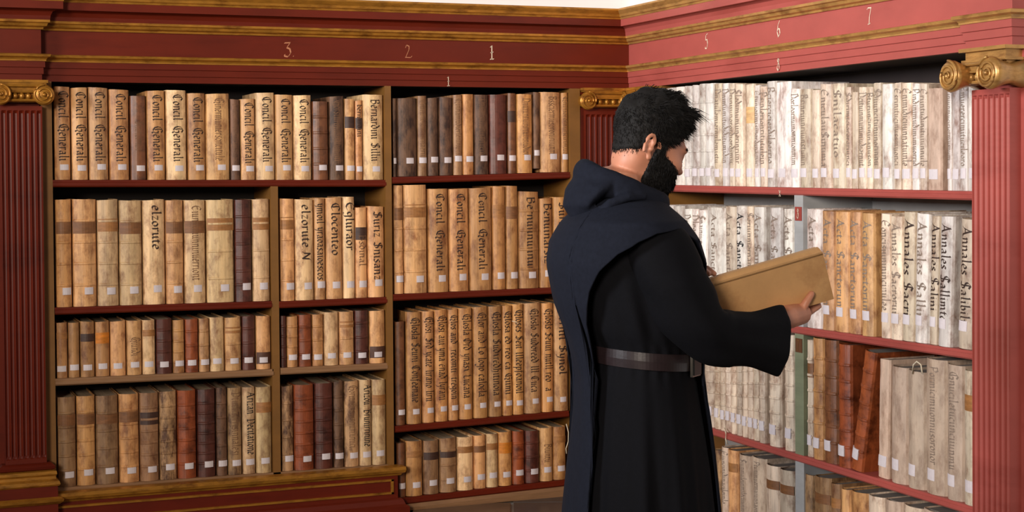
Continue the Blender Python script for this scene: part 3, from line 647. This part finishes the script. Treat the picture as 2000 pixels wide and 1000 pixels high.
row('R', 'R4', '1372-1390:884,S,s,u,n 1391-1406:878,X,u,n 1408-1420:873,S,s,u,n 1421-1438:878,N,P,u,n 1442.6-1466:888,S,s,u,n 1467-1494:893,S,s,u,n 1495-1520:908,C,Q,u,n 1521-1549:917,C,Q,u,n 1570-1587:926,X,u,n 1589-1620:931,G,Q,u,n 1621-1640:944,G,P,u,n 1641-1658:955,N,u,n 1660-1692:960,T,u,n 1694-1724:968,C,u,n 1727-1760:977,S,u,n 1763-1800:988,C,u,n 1802-1840:996,S,u,n',
    'bottom shelf', 'old volumes on the bottom shelf, right bookcase', RL, halves=(99, 'from left, right bookcase', ''))
#MAN
# ------------------------------------------------------------------ the monk (frame: +x forward, +y his left, z up)
MX, MY, MR = -1.495, -3.122, -0.173
man = empty('person', 'bearded man in a black hooded habit and belt holding a large book', 'person', None, (MX, MY, 0), MR)
rm = random.Random(11)
def sdf_head(p):
    def el(c, r):
        q = ((p[0] - c[0]) / r[0], (p[1] - c[1]) / r[1], (p[2] - c[2]) / r[2]); k = math.sqrt(q[0] ** 2 + q[1] ** 2 + q[2] ** 2)
        return (k - 1) * min(r) if k > 1e-6 else -min(r)
    def smin(a, b, k):
        h = max(k - abs(a - b), 0) / k; return min(a, b) - h * h * k * .25
    d = el((-.008, 0, .036), (.091, .076, .086))
    d = smin(d, el((.03, 0, -.02), (.062, .062, .075)), .03)
    d = smin(d, el((.026, 0, -.078), (.058, .048, .036)), .03)
    d = smin(d, el((.078, 0, -.098), (.018, .02, .018)), .02)
    d = smin(d, el((-.038, 0, -.045), (.038, .054, .055)), .03)
    s = abs(p[1])
    for c, r, k in (((.082, 0, .026), (.016, .046, .011), .016), ((.098, 0, .002), (.010, .009, .026), .014), ((.110, 0, -.020), (.013, .0105, .010), .012),
                    ((.092, 0, -.050), (.012, .022, .007), .010), ((.090, 0, -.063), (.011, .018, .007), .008)):
        d = smin(d, el(c, r), k)
    for c, r, k in (((.098, .011, -.024), (.010, .008, .008), .006), ((.062, .042, -.022), (.028, .020, .020), .02)):
        q = p; pp = (p[0], s, p[2])
        qq = ((pp[0] - c[0]) / r[0], (pp[1] - c[1]) / r[1], (pp[2] - c[2]) / r[2]); kk = math.sqrt(sum(v * v for v in qq)); d = smin(d, (kk - 1) * min(r), k)
    # eye sockets, then the closed-down lids
    qq = math.sqrt((p[0] - .097) ** 2 + (s - .032) ** 2 + ((p[2] - .006) * 1.2) ** 2) - .016
    d = max(d, -qq) if qq < .01 and d < .01 else d
    d = smin(d, math.sqrt((p[0] - .073) ** 2 + (s - .031) ** 2 + (p[2] - .004) ** 2) - .0135, .006)
    return d
HC = Vector((.022, 0, 1.612)); HS = 1.06
HR = Matrix.Rotation(math.radians(12), 3, 'Z') @ Matrix.Rotation(math.radians(25), 3, 'Y')
def H(p): return HC + HR @ (Vector(p) * HS)
mb = MB(); nu, nv = 88, 64; rings = []
def head_r(d, lo=.02, hi=.2, f=sdf_head):
    for _ in range(15):
        m_ = (lo + hi) / 2
        if f((d[0] * m_, d[1] * m_, d[2] * m_)) < 0: lo = m_
        else: hi = m_
    return lo
headr = {}
for i in range(1, nv):
    th = math.pi * i / nv; ring = []
    for k in range(nu):
        ph = 2 * math.pi * k / nu; d = (math.sin(th) * math.cos(ph), math.sin(th) * math.sin(ph), math.cos(th)); r = head_r(d)
        headr[(i, k)] = r; ring.append(H((d[0] * r, d[1] * r, d[2] * r)))
    rings.append(ring)
mb.loft(rings)
# ears
for sy in (-1, 1):
    ey = sy * (.0775 if sy < 0 else .071); ED = Vector((-.022 if sy < 0 else -.004, 0, -.010))
    pts = []
    for k in range(15):
        a = -.4 + 4.6 * k / 14; rr = .026 if k < 11 else .022
        pts.append(H(ED + Vector((-.006 - .013 * math.cos(a) * 1.0 * -1 - .012, ey + sy * (.006 + .008 * max(0, math.sin(a * .5))), -.006 + .0265 * math.sin(a) ))))
    mb.tube(pts, .0058, 8)
    mb.ellipsoid(H(ED + Vector((-.012, ey, -.008))), (.014, .006, .022), HR, 12, 10)
    mb.ellipsoid(H(ED + Vector((-.002, ey, -.031))), (.009, .006, .010), HR, 10, 8)
# neck and trunk
mb.tube([H((-.035, 0, -.03)), H((-.045, 0, -.09)), (-.045, 0, 1.47), (-.05, 0, 1.42)], [.056, .060, .066, .085], 24)
def ell_ring(c, a, b, z, n=36, fold=None):
    r = []
    for k in range(n):
        t = 2 * math.pi * k / n; m_ = 1 + (fold(t, z) if fold else 0); r.append((c[0] + a * m_ * math.cos(t), c[1] + b * m_ * math.sin(t), z))
    return r
mb.loft([ell_ring((cx, 0), a, b_, z) for z, cx, a, b_ in ((.92, 0, .10, .14), (1.0, 0, .105, .145), (1.1, -.02, .10, .14), (1.25, -.04, .115, .165), (1.36, -.045, .11, .18), (1.43, -.045, .085, .16), (1.47, -.045, .06, .08))])
for sy in (-1, 1):
    mb.tube([(0, sy * .09, .95), (.01, sy * .1, .5), (-.01, sy * .1, .09)], [.085, .055, .04], 16)
# arms
RS, RE, RW = Vector((-.04, -.17, 1.40)), Vector((.10, -.205, 1.12)), Vector((.332, -.125, 1.140))
LS, LE, LW = Vector((-.04, .17, 1.40)), Vector((.06, .23, 1.15)), Vector((.165, .05, 1.235))
mb.tube([RS, (RS + RE) / 2, RE, (RE * .4 + RW * .6), RW], [.052, .044, .036, .032, .026], 16)
mb.tube([LS, (LS + LE) / 2, LE, (LE * .4 + LW * .6), LW], [.052, .046, .040, .036, .027], 16)
def limb(pts, rad): mb.tube(pts, rad, 10); mb.ellipsoid(pts[-1], (rad[-1],) * 3, None, 10, 8)
# book frame held in the hands
TL, TR, BR, BL = [Vector(p_) + Vector((.016, 0, -.012)) for p_ in ((.150, -.105, 1.257), (.473, -.080, 1.335), (.527, -.030, 1.203), (.204, -.055, 1.125))]
BX = (TR - TL).normalized(); BD = (BL - TL).normalized(); BN = BX.cross(BD).normalized()      # BN points away from the near cover
if BN.y < 0: BN = -BN
def BK(x, d, n): return TL + BX * x + BD * d + BN * n
BWD, BHT, BTH = (TR - TL).length, (BL - TL).length, .042
# right hand: palm under the lower edge, thumb on the near cover, four fingers behind
pc = (RW + BK(.235, BHT + .012, .006)) / 2
mb.tube([RW, pc, BK(.235, BHT + .022, .012)], [.026, .033, .030], 14)
def fingers(base_f, pts_list, radii):
    for pts in pts_list: limb(pts, radii)
for k in range(4):
    x0 = .222 + .019 * k; ln = (.9, 1.0, .97, .8)[k]
    limb([BK(.228 + .007 * k, BHT + .030, .012 + .002 * k), BK(x0 + .02, BHT + .026, .030 + .004), BK(x0 + .045 * ln, BHT + .004, BTH + .012), BK(x0 + .056 * ln, BHT - .03 * ln, BTH + .0095)], [.012, .0105, .0095, .008])
limb([pc + Vector((0, -.012, .006)), BK(.222, BHT - .002, -.014), BK(.245, BHT - .022, -.0125), BK(.268, BHT - .040, -.0085)], [.015, .0125, .0115, .0095])
# left hand: steadies the far cover near its upper left corner, fingertips over the top edge
pl_ = BK(-.008, .012, BTH + .030)
mb.tube([LW, (LW + pl_) / 2, pl_], [.026, .031, .027], 14)
for k in range(4):
    dx = -.030 + .016 * k; ln = (.85, 1, .95, .8)[3 - k]
    limb([pl_ + BX * (dx * .7 + .006) - BD * .01, BK(dx - .008, -.022 * ln, BTH + .022), BK(dx - .006, -.034 * ln, BTH - .004), BK(dx, -.026 * ln, .012)], [.012, .0105, .0095, .008])
limb([pl_ - BD * -.02, BK(.03, .04, BTH + .014), BK(.05, .05, BTH + .0105)], [.014, .012, .010])
body = mb.build('body', M['skin'], man, True)
rmod = body.modifiers.new('fuse', 'REMESH'); rmod.mode = 'VOXEL'; rmod.voxel_size = .0034; rmod.use_smooth_shade = True
sm = body.modifiers.new('soften', 'SMOOTH'); sm.factor = .5; sm.iterations = 3

# hair: a close shell over the scalp plus tufts
def in_hair(d):      # direction in head space: where scalp hair grows
    x, y, z = d
    el_ = math.asin(max(-1, min(1, z))); az = math.atan2(abs(y), x)     # 0 = face, pi = nape
    tab = ((0, .96), (.35, .94), (.62, .86), (.85, .64), (1.15, .22), (1.45, .02), (1.7, .04), (1.95, -.12), (2.3, -.46), (3.2, -.62)); line = -.62
    for a_, b_ in zip(tab, tab[1:]):
        if a_[0] <= az <= b_[0]: line = a_[1] + (b_[1] - a_[1]) * (az - a_[0]) / (b_[0] - a_[0])
    return el_ - line
def hair_thick(d):
    x, y, z = d; top = max(0, z) ; return .0045 + .027 * top ** 1.5 + .010 * max(0, x) * top
hv = {}; hb = MB(); nuh, nvh = 96, 72; idx = {}
pos = {}
for i in range(nvh + 1):
    th = math.pi * i / nvh
    for k in range(nuh):
        ph = 2 * math.pi * k / nuh; d = Vector((math.sin(th) * math.cos(ph), math.sin(th) * math.sin(ph), math.cos(th)))
        e = in_hair(d); r = head_r(d)
        f_ = max(0, min(1, e / .16)); rr = r - .004 + (hair_thick(d) + .003) * (f_ ** .6) + (.003 * noise.noise(d * 14) + .010 * max(0, d.z) * noise.noise(d * 5)) * f_
        pos[(i, k)] = (H(d * rr), e, H(d * (r - .004)), d)
for i in range(nvh):
    for k in range(nuh):
        k2 = (k + 1) % nuh; q = [(i, k), (i + 1, k), (i + 1, k2), (i, k2)]
        if all(pos[t_][1] > -.03 for t_ in q):
            fi = []
            for t_ in q:
                if t_ not in idx: idx[t_] = len(hb.v); hb.v.append(pos[t_][0])
                fi.append(idx[t_])
            hb.f.append(tuple(fi))
def strand(mbx, p, d, ln, wd_, curve):
    side = d.cross(Vector((rm.uniform(-1, 1), rm.uniform(-1, 1), rm.uniform(-1, 1)))).normalized() * wd_; s2 = d.cross(side).normalized() * wd_
    q = p + d * ln * .55 + curve * ln * .15; t_ = p + d * ln * .9 + curve * ln * .55
    mbx.add([p + side, p - side * .5 + s2, p - side * .5 - s2, q + side * .7, q - side * .35 + s2 * .7, q - side * .35 - s2 * .7, t_], [(0, 1, 4, 3), (1, 2, 5, 4), (2, 0, 3, 5), (3, 4, 6), (4, 5, 6), (5, 3, 6)])
cnt = 0
while cnt < 9000:
    d = Vector((rm.gauss(0, 1), rm.gauss(0, 1), rm.gauss(.3, 1))).normalized(); e = in_hair(d)
    if e < -.10 * rm.random(): continue
    cnt += 1; r = head_r(d) if cnt % 1 == 0 else .1
    f_ = max(0, min(1, e / .16)); p = H(d * (r - .004 + hair_thick(d) * f_ ** .6 * .85))
    top = max(0, d.z); ln = .008 + .030 * top ** 2 + .016 * max(0, d.x) * top; ln *= rm.uniform(.6, 1.25) * (1 + 1.3 * top * noise.noise(d * 6))
    flow = Vector((.9 * top, d.y * .3, -.6 * (1 - top) - .1)); dd = (HR @ (d * (.55 + .25 * top) + flow * .8 + Vector((rm.gauss(0, .16), rm.gauss(0, .16), rm.gauss(0, .16))))).normalized()
    strand(hb, p, dd, ln, .0011, (HR @ Vector((.6, 0, -.9 + .8 * max(0, d.x)))))
# fringe falling over the forehead
for k in range(420):
    y = rm.uniform(-.055, .055); d = Vector((.60 + rm.uniform(-.08, .05), y / .1, .90)).normalized(); r = head_r(d); p = H(d * (r + .010))
    dd = (HR @ Vector((.75 + rm.gauss(0, .12), rm.gauss(0, .14), rm.uniform(-.30, .35)))).normalized(); strand(hb, p, dd, rm.uniform(.018, .036), .0013, HR @ Vector((.3, 0, -.45)))
hb.build('hair', M['hair'], man, True)
# beard and brows
bb = MB()
def beardness(d):
    x, y, z = d; az = math.atan2(abs(y), x); el_ = math.asin(max(-1, min(1, z)))
    # cheek line falls from the ear to the mouth corner; bare lips, nose and neck
    top = -.34 + (.22 * max(0, az - .7)) - .10 * (.7 - az if az < .7 else 0)
    if az < .62: top = -.43 + .0 * az
    top += .05 * noise.noise(Vector((x * 22, abs(y) * 22, z * 22)))
    if 1.30 < az < 1.6: top = max(top, min(.15, top + (az - 1.30) * 4.2))
    if az > 1.72: return -1
    return min(top - el_, el_ + 1.30, 1.72 - az)
def beard_out(d): return max(0, min(1, beardness(d) / .12))
bpos = {}; bidx = {}
for i in range(nvh + 1):
    th = math.pi * i / nvh
    for k in range(nuh):
        ph = 2 * math.pi * k / nuh; d = Vector((math.sin(th) * math.cos(ph), math.sin(th) * math.sin(ph), math.cos(th))); e = beardness(d); r = head_r(d)
        rr = r - .003 + .012 * beard_out(d) * .9 + .002 * noise.noise(d * 16); bpos[(i, k)] = (H(d * rr), e)
for i in range(nvh):
    for k in range(nuh):
        q = [(i, k), (i + 1, k), (i + 1, (k + 1) % nuh), (i, (k + 1) % nuh)]
        if all(bpos[t_][1] > -.02 for t_ in q):
            fi = []
            for t_ in q:
                if t_ not in bidx: bidx[t_] = len(bb.v); bb.v.append(bpos[t_][0])
                fi.append(bidx[t_])
            bb.f.append(tuple(fi))
cnt = 0
while cnt < 4200:
    d = Vector((rm.gauss(.6, 1), rm.gauss(0, 1), rm.gauss(-.8, 1))).normalized()
    if beardness(d) < -.035 * rm.random(): continue
    cnt += 1; r = head_r(d); p = H(d * (r + .006 * beard_out(d)))
    dd = (HR @ (d * .5 + Vector((.25, 0, -.9)) + Vector((rm.gauss(0, .2), rm.gauss(0, .2), rm.gauss(0, .2))))).normalized()
    strand(bb, p, dd, rm.uniform(.006, .015), .0009, HR @ Vector((.1, 0, -.5)))
for k in range(260):     # moustache
    y = rm.uniform(-.026, .026); p = H((.102 - abs(y) * .35, y, -.041 - abs(y) * .22)); dd = (HR @ Vector((.25, math.copysign(.5, y) + rm.gauss(0, .15), -.75))).normalized()
    strand(bb, p, dd, rm.uniform(.007, .012), .0009, HR @ Vector((0, 0, -.4)))
bb.build('beard', M['hair'], man, True)
for sy in (-1, 1):
    eb = MB()
    for k in range(150):
        t_ = rm.random(); y = sy * (.014 + .036 * t_); d = Vector((.098 - .022 * t_ * t_, y, .023 + .006 * math.sin(t_ * 2.6) + rm.gauss(0, .0018))); r = d.length
        d.normalize(); p = H(d * (head_r(d) + .0005)); dd = (HR @ Vector((-.35, sy * 1.0, .1 + rm.gauss(0, .2)))).normalized(); strand(eb, p - (HR @ d) * .0008, dd, .006, .0007, HR @ Vector((0, 0, -.3)))
    eb.build('eyebrow', M['hair'], man)
    ls = MB()
    for k in range(30):
        t_ = k / 29; y = sy * (.021 + .021 * t_); d = Vector((.0845 - .012 * abs(t_ - .45), y, -.003)).normalized(); p = H(d * (head_r(d) + .0002)); strand(ls, p, (HR @ Vector((.9, sy * .15, -.75))).normalized(), .0045, .0006, HR @ Vector((0, 0, .2)))
    ls.build('eyelashes', M['hair'], man)

# robe: torso and skirt
def fold_skirt(t, z):
    a = max(0, min(1, (1.05 - z) / .5)); a2 = max(0, min(1, (z - 1.05) / .08)) * max(0, min(1, (1.34 - z) / .2))
    return a * (.035 * math.sin(9 * t + .6) + .030 * math.sin(14 * t + 2.1 + z) + .018 * math.sin(23 * t + 1)) + a2 * (.02 * math.sin(11 * t + 3 * z) + .014 * math.sin(17 * t + 1 + 6 * z)) + (.016 * math.sin(26 * t) if 1.0 < z < 1.10 else 0)
lv = [(.03, -.0, .228, .27), (.3, -.0, .205, .255), (.5, -.0, .190, .245), (.63, -.0, .180, .235), (.75, .0, .172, .222), (.86, .0, .160, .203), (.95, .0, .149, .187), (1.0, .0, .145, .178), (1.03, .0, .137, .168), (1.07, -.0, .135, .166),
      (1.09, -.006, .142, .172), (1.12, -.014, .150, .18), (1.17, -.026, .150, .186), (1.24, -.04, .150, .19), (1.31, -.048, .148, .195), (1.37, -.05, .135, .195), (1.41, -.05, .115, .175), (1.44, -.048, .09, .13), (1.462, -.045, .072, .085), (1.475, -.045, .067, .072)]
def belt_tilt(x, z): return z - .09 * (x) * max(0, 1 - abs(z - 1.05) / .12)
rr_ = []
def interp(tab, z):
    for a, b_ in zip(tab, tab[1:]):
        if a[0] <= z <= b_[0]:
            t_ = (z - a[0]) / (b_[0] - a[0]); return [a[i] + (b_[i] - a[i]) * t_ for i in range(1, len(a))]
    return tab[0][1:] if z < tab[0][0] else tab[-1][1:]
zs_ = [.03 + i * .03 for i in range(34)] + [1.035, 1.05, 1.065, 1.08, 1.1] + [1.12 + i * .02 for i in range(17)] + [1.462, 1.475]
zs_ = sorted(set(round(z, 4) for z in zs_ if z <= 1.475))
for z in zs_:
    cx, a, b_ = interp(lv, z); r = ell_ring((cx, 0), a, b_, z, 144, fold_skirt); rr_.append([(x, y, belt_tilt(x, z_)) for x, y, z_ in r])
rb = MB(); rb.loft(rr_, cap=False); inner = [[(x * .985, y * .985, z) for x, y, z in r] for r in rr_[:4]]
rb.build('habit', M['robe'], man, True)
# right and left sleeves (wide, open at the cuff)
def sleeve(path_, radii, name, seed, n=40):
    pts = [Vector(p) for p in path_]; dense = []; rd = []
    m_ = len(pts)
    for i in range(m_ - 1):
        p0, p1, p2, p3 = pts[max(i - 1, 0)], pts[i], pts[i + 1], pts[min(i + 2, m_ - 1)]
        for j in range(9):
            t_ = j / 9; q = .5 * ((2 * p1) + (p2 - p0) * t_ + (2 * p0 - 5 * p1 + 4 * p2 - p3) * t_ ** 2 + (3 * p1 - p0 - 3 * p2 + p3) * t_ ** 3)
            dense.append(q); rd.append([radii[i][k] + (radii[i + 1][k] - radii[i][k]) * (t_ * t_ * (3 - 2 * t_)) for k in range(2)])
    dense.append(pts[-1]); rd.append(list(radii[-1])); rings = []
    for i, p in enumerate(dense):
        t_ = (dense[min(i + 1, len(dense) - 1)] - dense[max(i - 1, 0)]).normalized(); sidev = Vector((0, 1, 0)); sidev = (sidev - t_ * sidev.dot(t_)).normalized(); upv = t_.cross(sidev)
        ring = []
        for k in range(n):
            a = 2 * math.pi * k / n; u = i / len(dense)
            fd = 1 + .05 * math.sin(3 * a + u * 9 + seed) * math.sin(u * 3.1) + .035 * math.sin(7 * a - u * 5 + seed) * u + .03 * math.sin(u * 26 + 2 * a) * (.3 < u < .7)
            ring.append(p + sidev * rd[i][1] * fd * math.cos(a) + upv * rd[i][0] * fd * math.sin(a))
        rings.append(ring)
    inn = []
    for i in range(len(dense) - 1, int(len(dense) * .5), -1):
        c = dense[i]; inn.append([c + (v - c) * .94 for v in rings[i]])
    s_ = MB(); s_.loft(rings + inn, cap=False); return s_.build(name, M['robe'], man, True)
sleeve([(-.045, -.12, 1.415), (.0, -.185, 1.33), (.055, -.205, 1.21), (.125, -.205, 1.125), (.225, -.185, 1.105), (.337, -.14, 1.092)], [(.055, .06), (.088, .072), (.088, .075), (.075, .07), (.070, .058), (.094, .048)], 'sleeve', 1)
sleeve([(-.045, .12, 1.415), (-.0, .19, 1.33), (.04, .215, 1.22), (.07, .22, 1.15), (.12, .15, 1.17), (.15, .085, 1.19)], [(.055, .06), (.085, .07), (.08, .07), (.07, .06), (.065, .05), (.075, .045)], 'sleeve', 4)
# scapular with shoulder cape
ctab = [(.12, -.0, .248, .285), (.5, -.0, .208, .262), (.64, -.0, .197, .25), (.8, -.0, .181, .228), (.9, -.0, .168, .21), (1.0, -.006, .157, .192), (1.1, -.02, .166, .19), (1.2, -.032, .190, .225), (1.3, -.04, .200, .245), (1.36, -.045, .185, .250), (1.41, -.048, .150, .232), (1.445, -.047, .112, .165), (1.47, -.045, .085, .10), (1.485, -.043, .075, .080)]
def hem(t):
    d = abs(math.degrees(math.atan2(math.sin(t), math.cos(t))))     # 0 front .. 180 back
    tab = [(0, .14), (24, .14), (28, 1.25), (40, 1.36), (60, 1.395), (85, 1.385), (100, 1.365), (115, 1.335), (128, 1.29), (138, 1.235), (146, 1.15), (150, 1.0), (152.5, .14), (180, .12)]
    for a, b_ in zip(tab, tab[1:]):
        if a[0] <= d <= b_[0]: return a[1] + (b_[1] - a[1]) * (d - a[0]) / (b_[0] - a[0])
angs = []
for k in range(0, 361):
    angs.append(math.radians(k - 180 + .001))
cols = angs[:-1]; NZ = 60; crings = []
for j in range(NZ + 1):
    s_ = j / NZ; ring = []
    for t in cols:
        zt_ = 1.485 - .02 * math.cos(t); zh = hem(t); z = zt_ + (zh - zt_) * (s_ ** 1.6 * .75 + s_ * .25)
        cx, a, b_ = interp(ctab, z); d = abs(math.degrees(t))
        fo = .010 * math.sin(7 * t + 2 * z) * max(0, min(1, (1.38 - z) / .2)) + .006 * math.sin(15 * t + 8 * z) * max(0, min(1, (1.42 - z) / .1))
        lift = .006
        ring.append((cx + (a * (1 + fo) + lift) * math.cos(t), (b_ * (1 + fo) + lift) * math.sin(t), z))
    crings.append(ring)
cp = MB(); cp.loft(crings, cap=False); co = cp.build('scapular', M['cape'], man, True)
so = co.modifiers.new('thick', 'SOLIDIFY'); so.thickness = .006; so.offset = 1
# hood lying on the back
hd = MB(); rings = []
for k in range(48):
    t = 2 * math.pi * k / 48; back = (1 - math.cos(t)) / 2
    c = Vector((-.040 + .100 * math.cos(t) - .012 * back, .102 * math.sin(t), 1.458 + .074 * back ** 1.3)); rad_u, rad_v = .018 + .010 * back, .030 + .016 * back
    rd_ = Vector((math.cos(t), math.sin(t), 0)); rings.append([c + rd_ * rad_u * math.cos(a) + Vector((0, 0, 1)) * rad_v * math.sin(a) for a in [2 * math.pi * q / 16 for q in range(16)]])
hd.loft(rings + [rings[0]], cap=False)
# profile of the fallen hood: (x, z) centre, half thickness, half width
sack = [((-.080, 0, 1.528), .030, .080), ((-.112, 0, 1.512), .042, .112), ((-.146, 0, 1.492), .046, .124), ((-.162, 0, 1.474), .044, .120), ((-.166, 0, 1.458), .040, .104), ((-.160, 0, 1.435), .032, .074), ((-.152, 0, 1.418), .020, .040), ((-.148, 0, 1.410), .008, .012)]
rings = []
for i, (c, ru, rv) in enumerate(sack):
    c = Vector(c); nx = Vector(sack[min(i + 1, len(sack) - 1)][0]) - Vector(sack[max(i - 1, 0)][0]); nx.normalize(); sd_ = Vector((0, 1, 0)); o_ = nx.cross(sd_)
    rings.append([c + o_ * ru * (math.cos(a) + .14 * math.cos(3 * a)) + sd_ * rv * math.sin(a) * (1 + .04 * math.sin(i * 1.7)) for a in [2 * math.pi * q / 40 for q in range(40)]])
hd.loft(rings)
# two soft creases running from the neck to the point
for sy in (-1, 1):
    hd.tube([(-.02, sy * .122, 1.478), (-.07, sy * .132, 1.478), (-.115, sy * .125, 1.462), (-.148, sy * .085, 1.430), (-.158, sy * .03, 1.408)], [.010, .014, .016, .014, .010], 10)
hdo = hd.build('hood', M['cape'], man, True)
r_ = hdo.modifiers.new('fuse', 'REMESH'); r_.mode = 'VOXEL'; r_.voxel_size = .005; r_.use_smooth_shade = True
s2_ = hdo.modifiers.new('soften', 'SMOOTH'); s2_.factor = .6; s2_.iterations = 4
tx = bpy.data.textures.new('cloth_folds', 'CLOUDS'); tx.noise_scale = .09
d_ = hdo.modifiers.new('folds', 'DISPLACE'); d_.texture = tx; d_.strength = .014; d_.mid_level = .5
# belt with buckle
def belt_ring(off, dz):
    r = []
    for k in range(96):
        t = 2 * math.pi * k / 96; x, y = (.138 + off) * math.cos(t), (.169 + off) * math.sin(t); r.append((x, y, belt_tilt(x, 1.05) + dz))
    return r
MB().loft([belt_ring(.003, -.022), belt_ring(.008, -.022), belt_ring(.009, .0), belt_ring(.008, .022), belt_ring(.003, .022), belt_ring(.003, -.022)], cap=False).build('belt', M['belt'], man, False)
bt = math.radians(-42); bc = Vector((.146 * math.cos(bt), .177 * math.sin(bt), 0)); bc.z = belt_tilt(bc.x, 1.05) - .004
nb = Vector((math.cos(bt), math.sin(bt), 0)); tb = Vector((-math.sin(bt), math.cos(bt), 0)); zv = Vector((0, 0, 1))
def bbox(mb_, u0, u1, v0, v1, w0, w1): mb_.hexa([bc + tb * u + zv * v + nb * w_ for w_ in (w0, w1) for u, v in ((u0, v0), (u1, v0), (u1, v1), (u0, v1))])
k_ = MB(); bbox(k_, -.022, .022, -.028, .028, .004, .014); k_.build('buckle_plate', M['blackplastic'], man)
k_ = MB()
for u0, u1, v0, v1 in ((-.026, .026, .027, .032), (-.026, .026, -.032, -.027), (-.026, -.022, -.027, .027), (.022, .026, -.027, .027)): bbox(k_, u0, u1, v0, v1, .003, .010)
k_.build('buckle_frame', M['steel'], man)
for sy in (-1, 1):
    sh = MB(); rings = []
    for x, hw_, ht_ in ((-.075, .025, .05), (-.06, .036, .085), (-.01, .04, .09), (.06, .042, .065), (.13, .045, .045), (.18, .035, .035), (.2, .015, .02)):
        rings.append([(x, sy * .1 + hw_ * math.cos(a), .0015 + ht_ * (math.sin(a) * .5 + .5)) for a in [2 * math.pi * q / 16 for q in range(16)]])
    sh.loft(rings).build('shoe', M['blackplastic'], man, True)

# the book he holds
hb_ = empty('book', 'large plain tan parchment book held tilted in the man\'s hands', 'book', None, (MX, MY, 0), MR)
cv = MB()
def slab(x0, x1, d0, d1, n0, n1, mb_): mb_.hexa([BK(x, d, n) for n in (n0, n1) for x, d in ((x0, d0), (x1, d0), (x1, d1), (x0, d1))])
slab(0, BWD, 0, BHT, 0, .0035, cv); slab(0, BWD, 0, BHT, BTH - .0035, BTH, cv)
cv2 = []
for x in (0, BWD): cv2.append([BK(x, .004 - .011 * math.sin(math.pi * k / 8), BTH * k / 8) for k in range(9)] + [BK(x, .009 - .008 * math.sin(math.pi * k / 8), .0 + BTH * k / 8) for k in reversed(range(9))])
cv.loft(cv2); ho = cv.build('binding', M['parchment'], hb_)
pb = MB(); slab(.006, BWD - .006, .008, BHT - .006, .0036, BTH - .0036, pb); pb.build('page_block', M['pages'], hb_)

# ------------------------------------------------------------------ small loose details
def ribbon(pts, w_, label, name='ribbon', cat='ribbon', mt='ribbon'):
    o = MB().tube(pts, w_, 6).build(name, M[mt], None, True); o['label'] = label; o['category'] = cat; return o
a = hit_left(1106, 832, -.006); 
ribbon([hit_left(1106, 828, -.008), hit_left(1110.5, 845, -.010), hit_left(1110, 862, -.012), hit_left(1105.5, 876, -.014), hit_left(1106.5, 886, -.012)], .0022, 'cream ribbon hanging by the last book on the corner bay\'s bottom shelf')
ribbon([hit_right(1782, 730, -.002), hit_right(1784, 712, -.006), hit_right(1791, 706, -.008), hit_right(1799, 712, -.006), hit_right(1801, 730, -.002)], .003, 'looped cream ribbon above a stained folio on the third shelf, right bookcase')
ribbon([hit_left(1000, 627, -.005), hit_left(1008, 629, -.008), hit_left(1014, 633, -.005)], .0016, 'white paper strip poking from a glossed folio on the corner bay third shelf', 'paper_strip', 'paper')
ribbon([hit_right(1415, 836, -.004), hit_right(1418, 846, -.012), hit_right(1417, 858, -.012), hit_right(1421, 868, -.008)], .0028, 'cream ribbon hanging over the third shelf edge of the right bookcase')
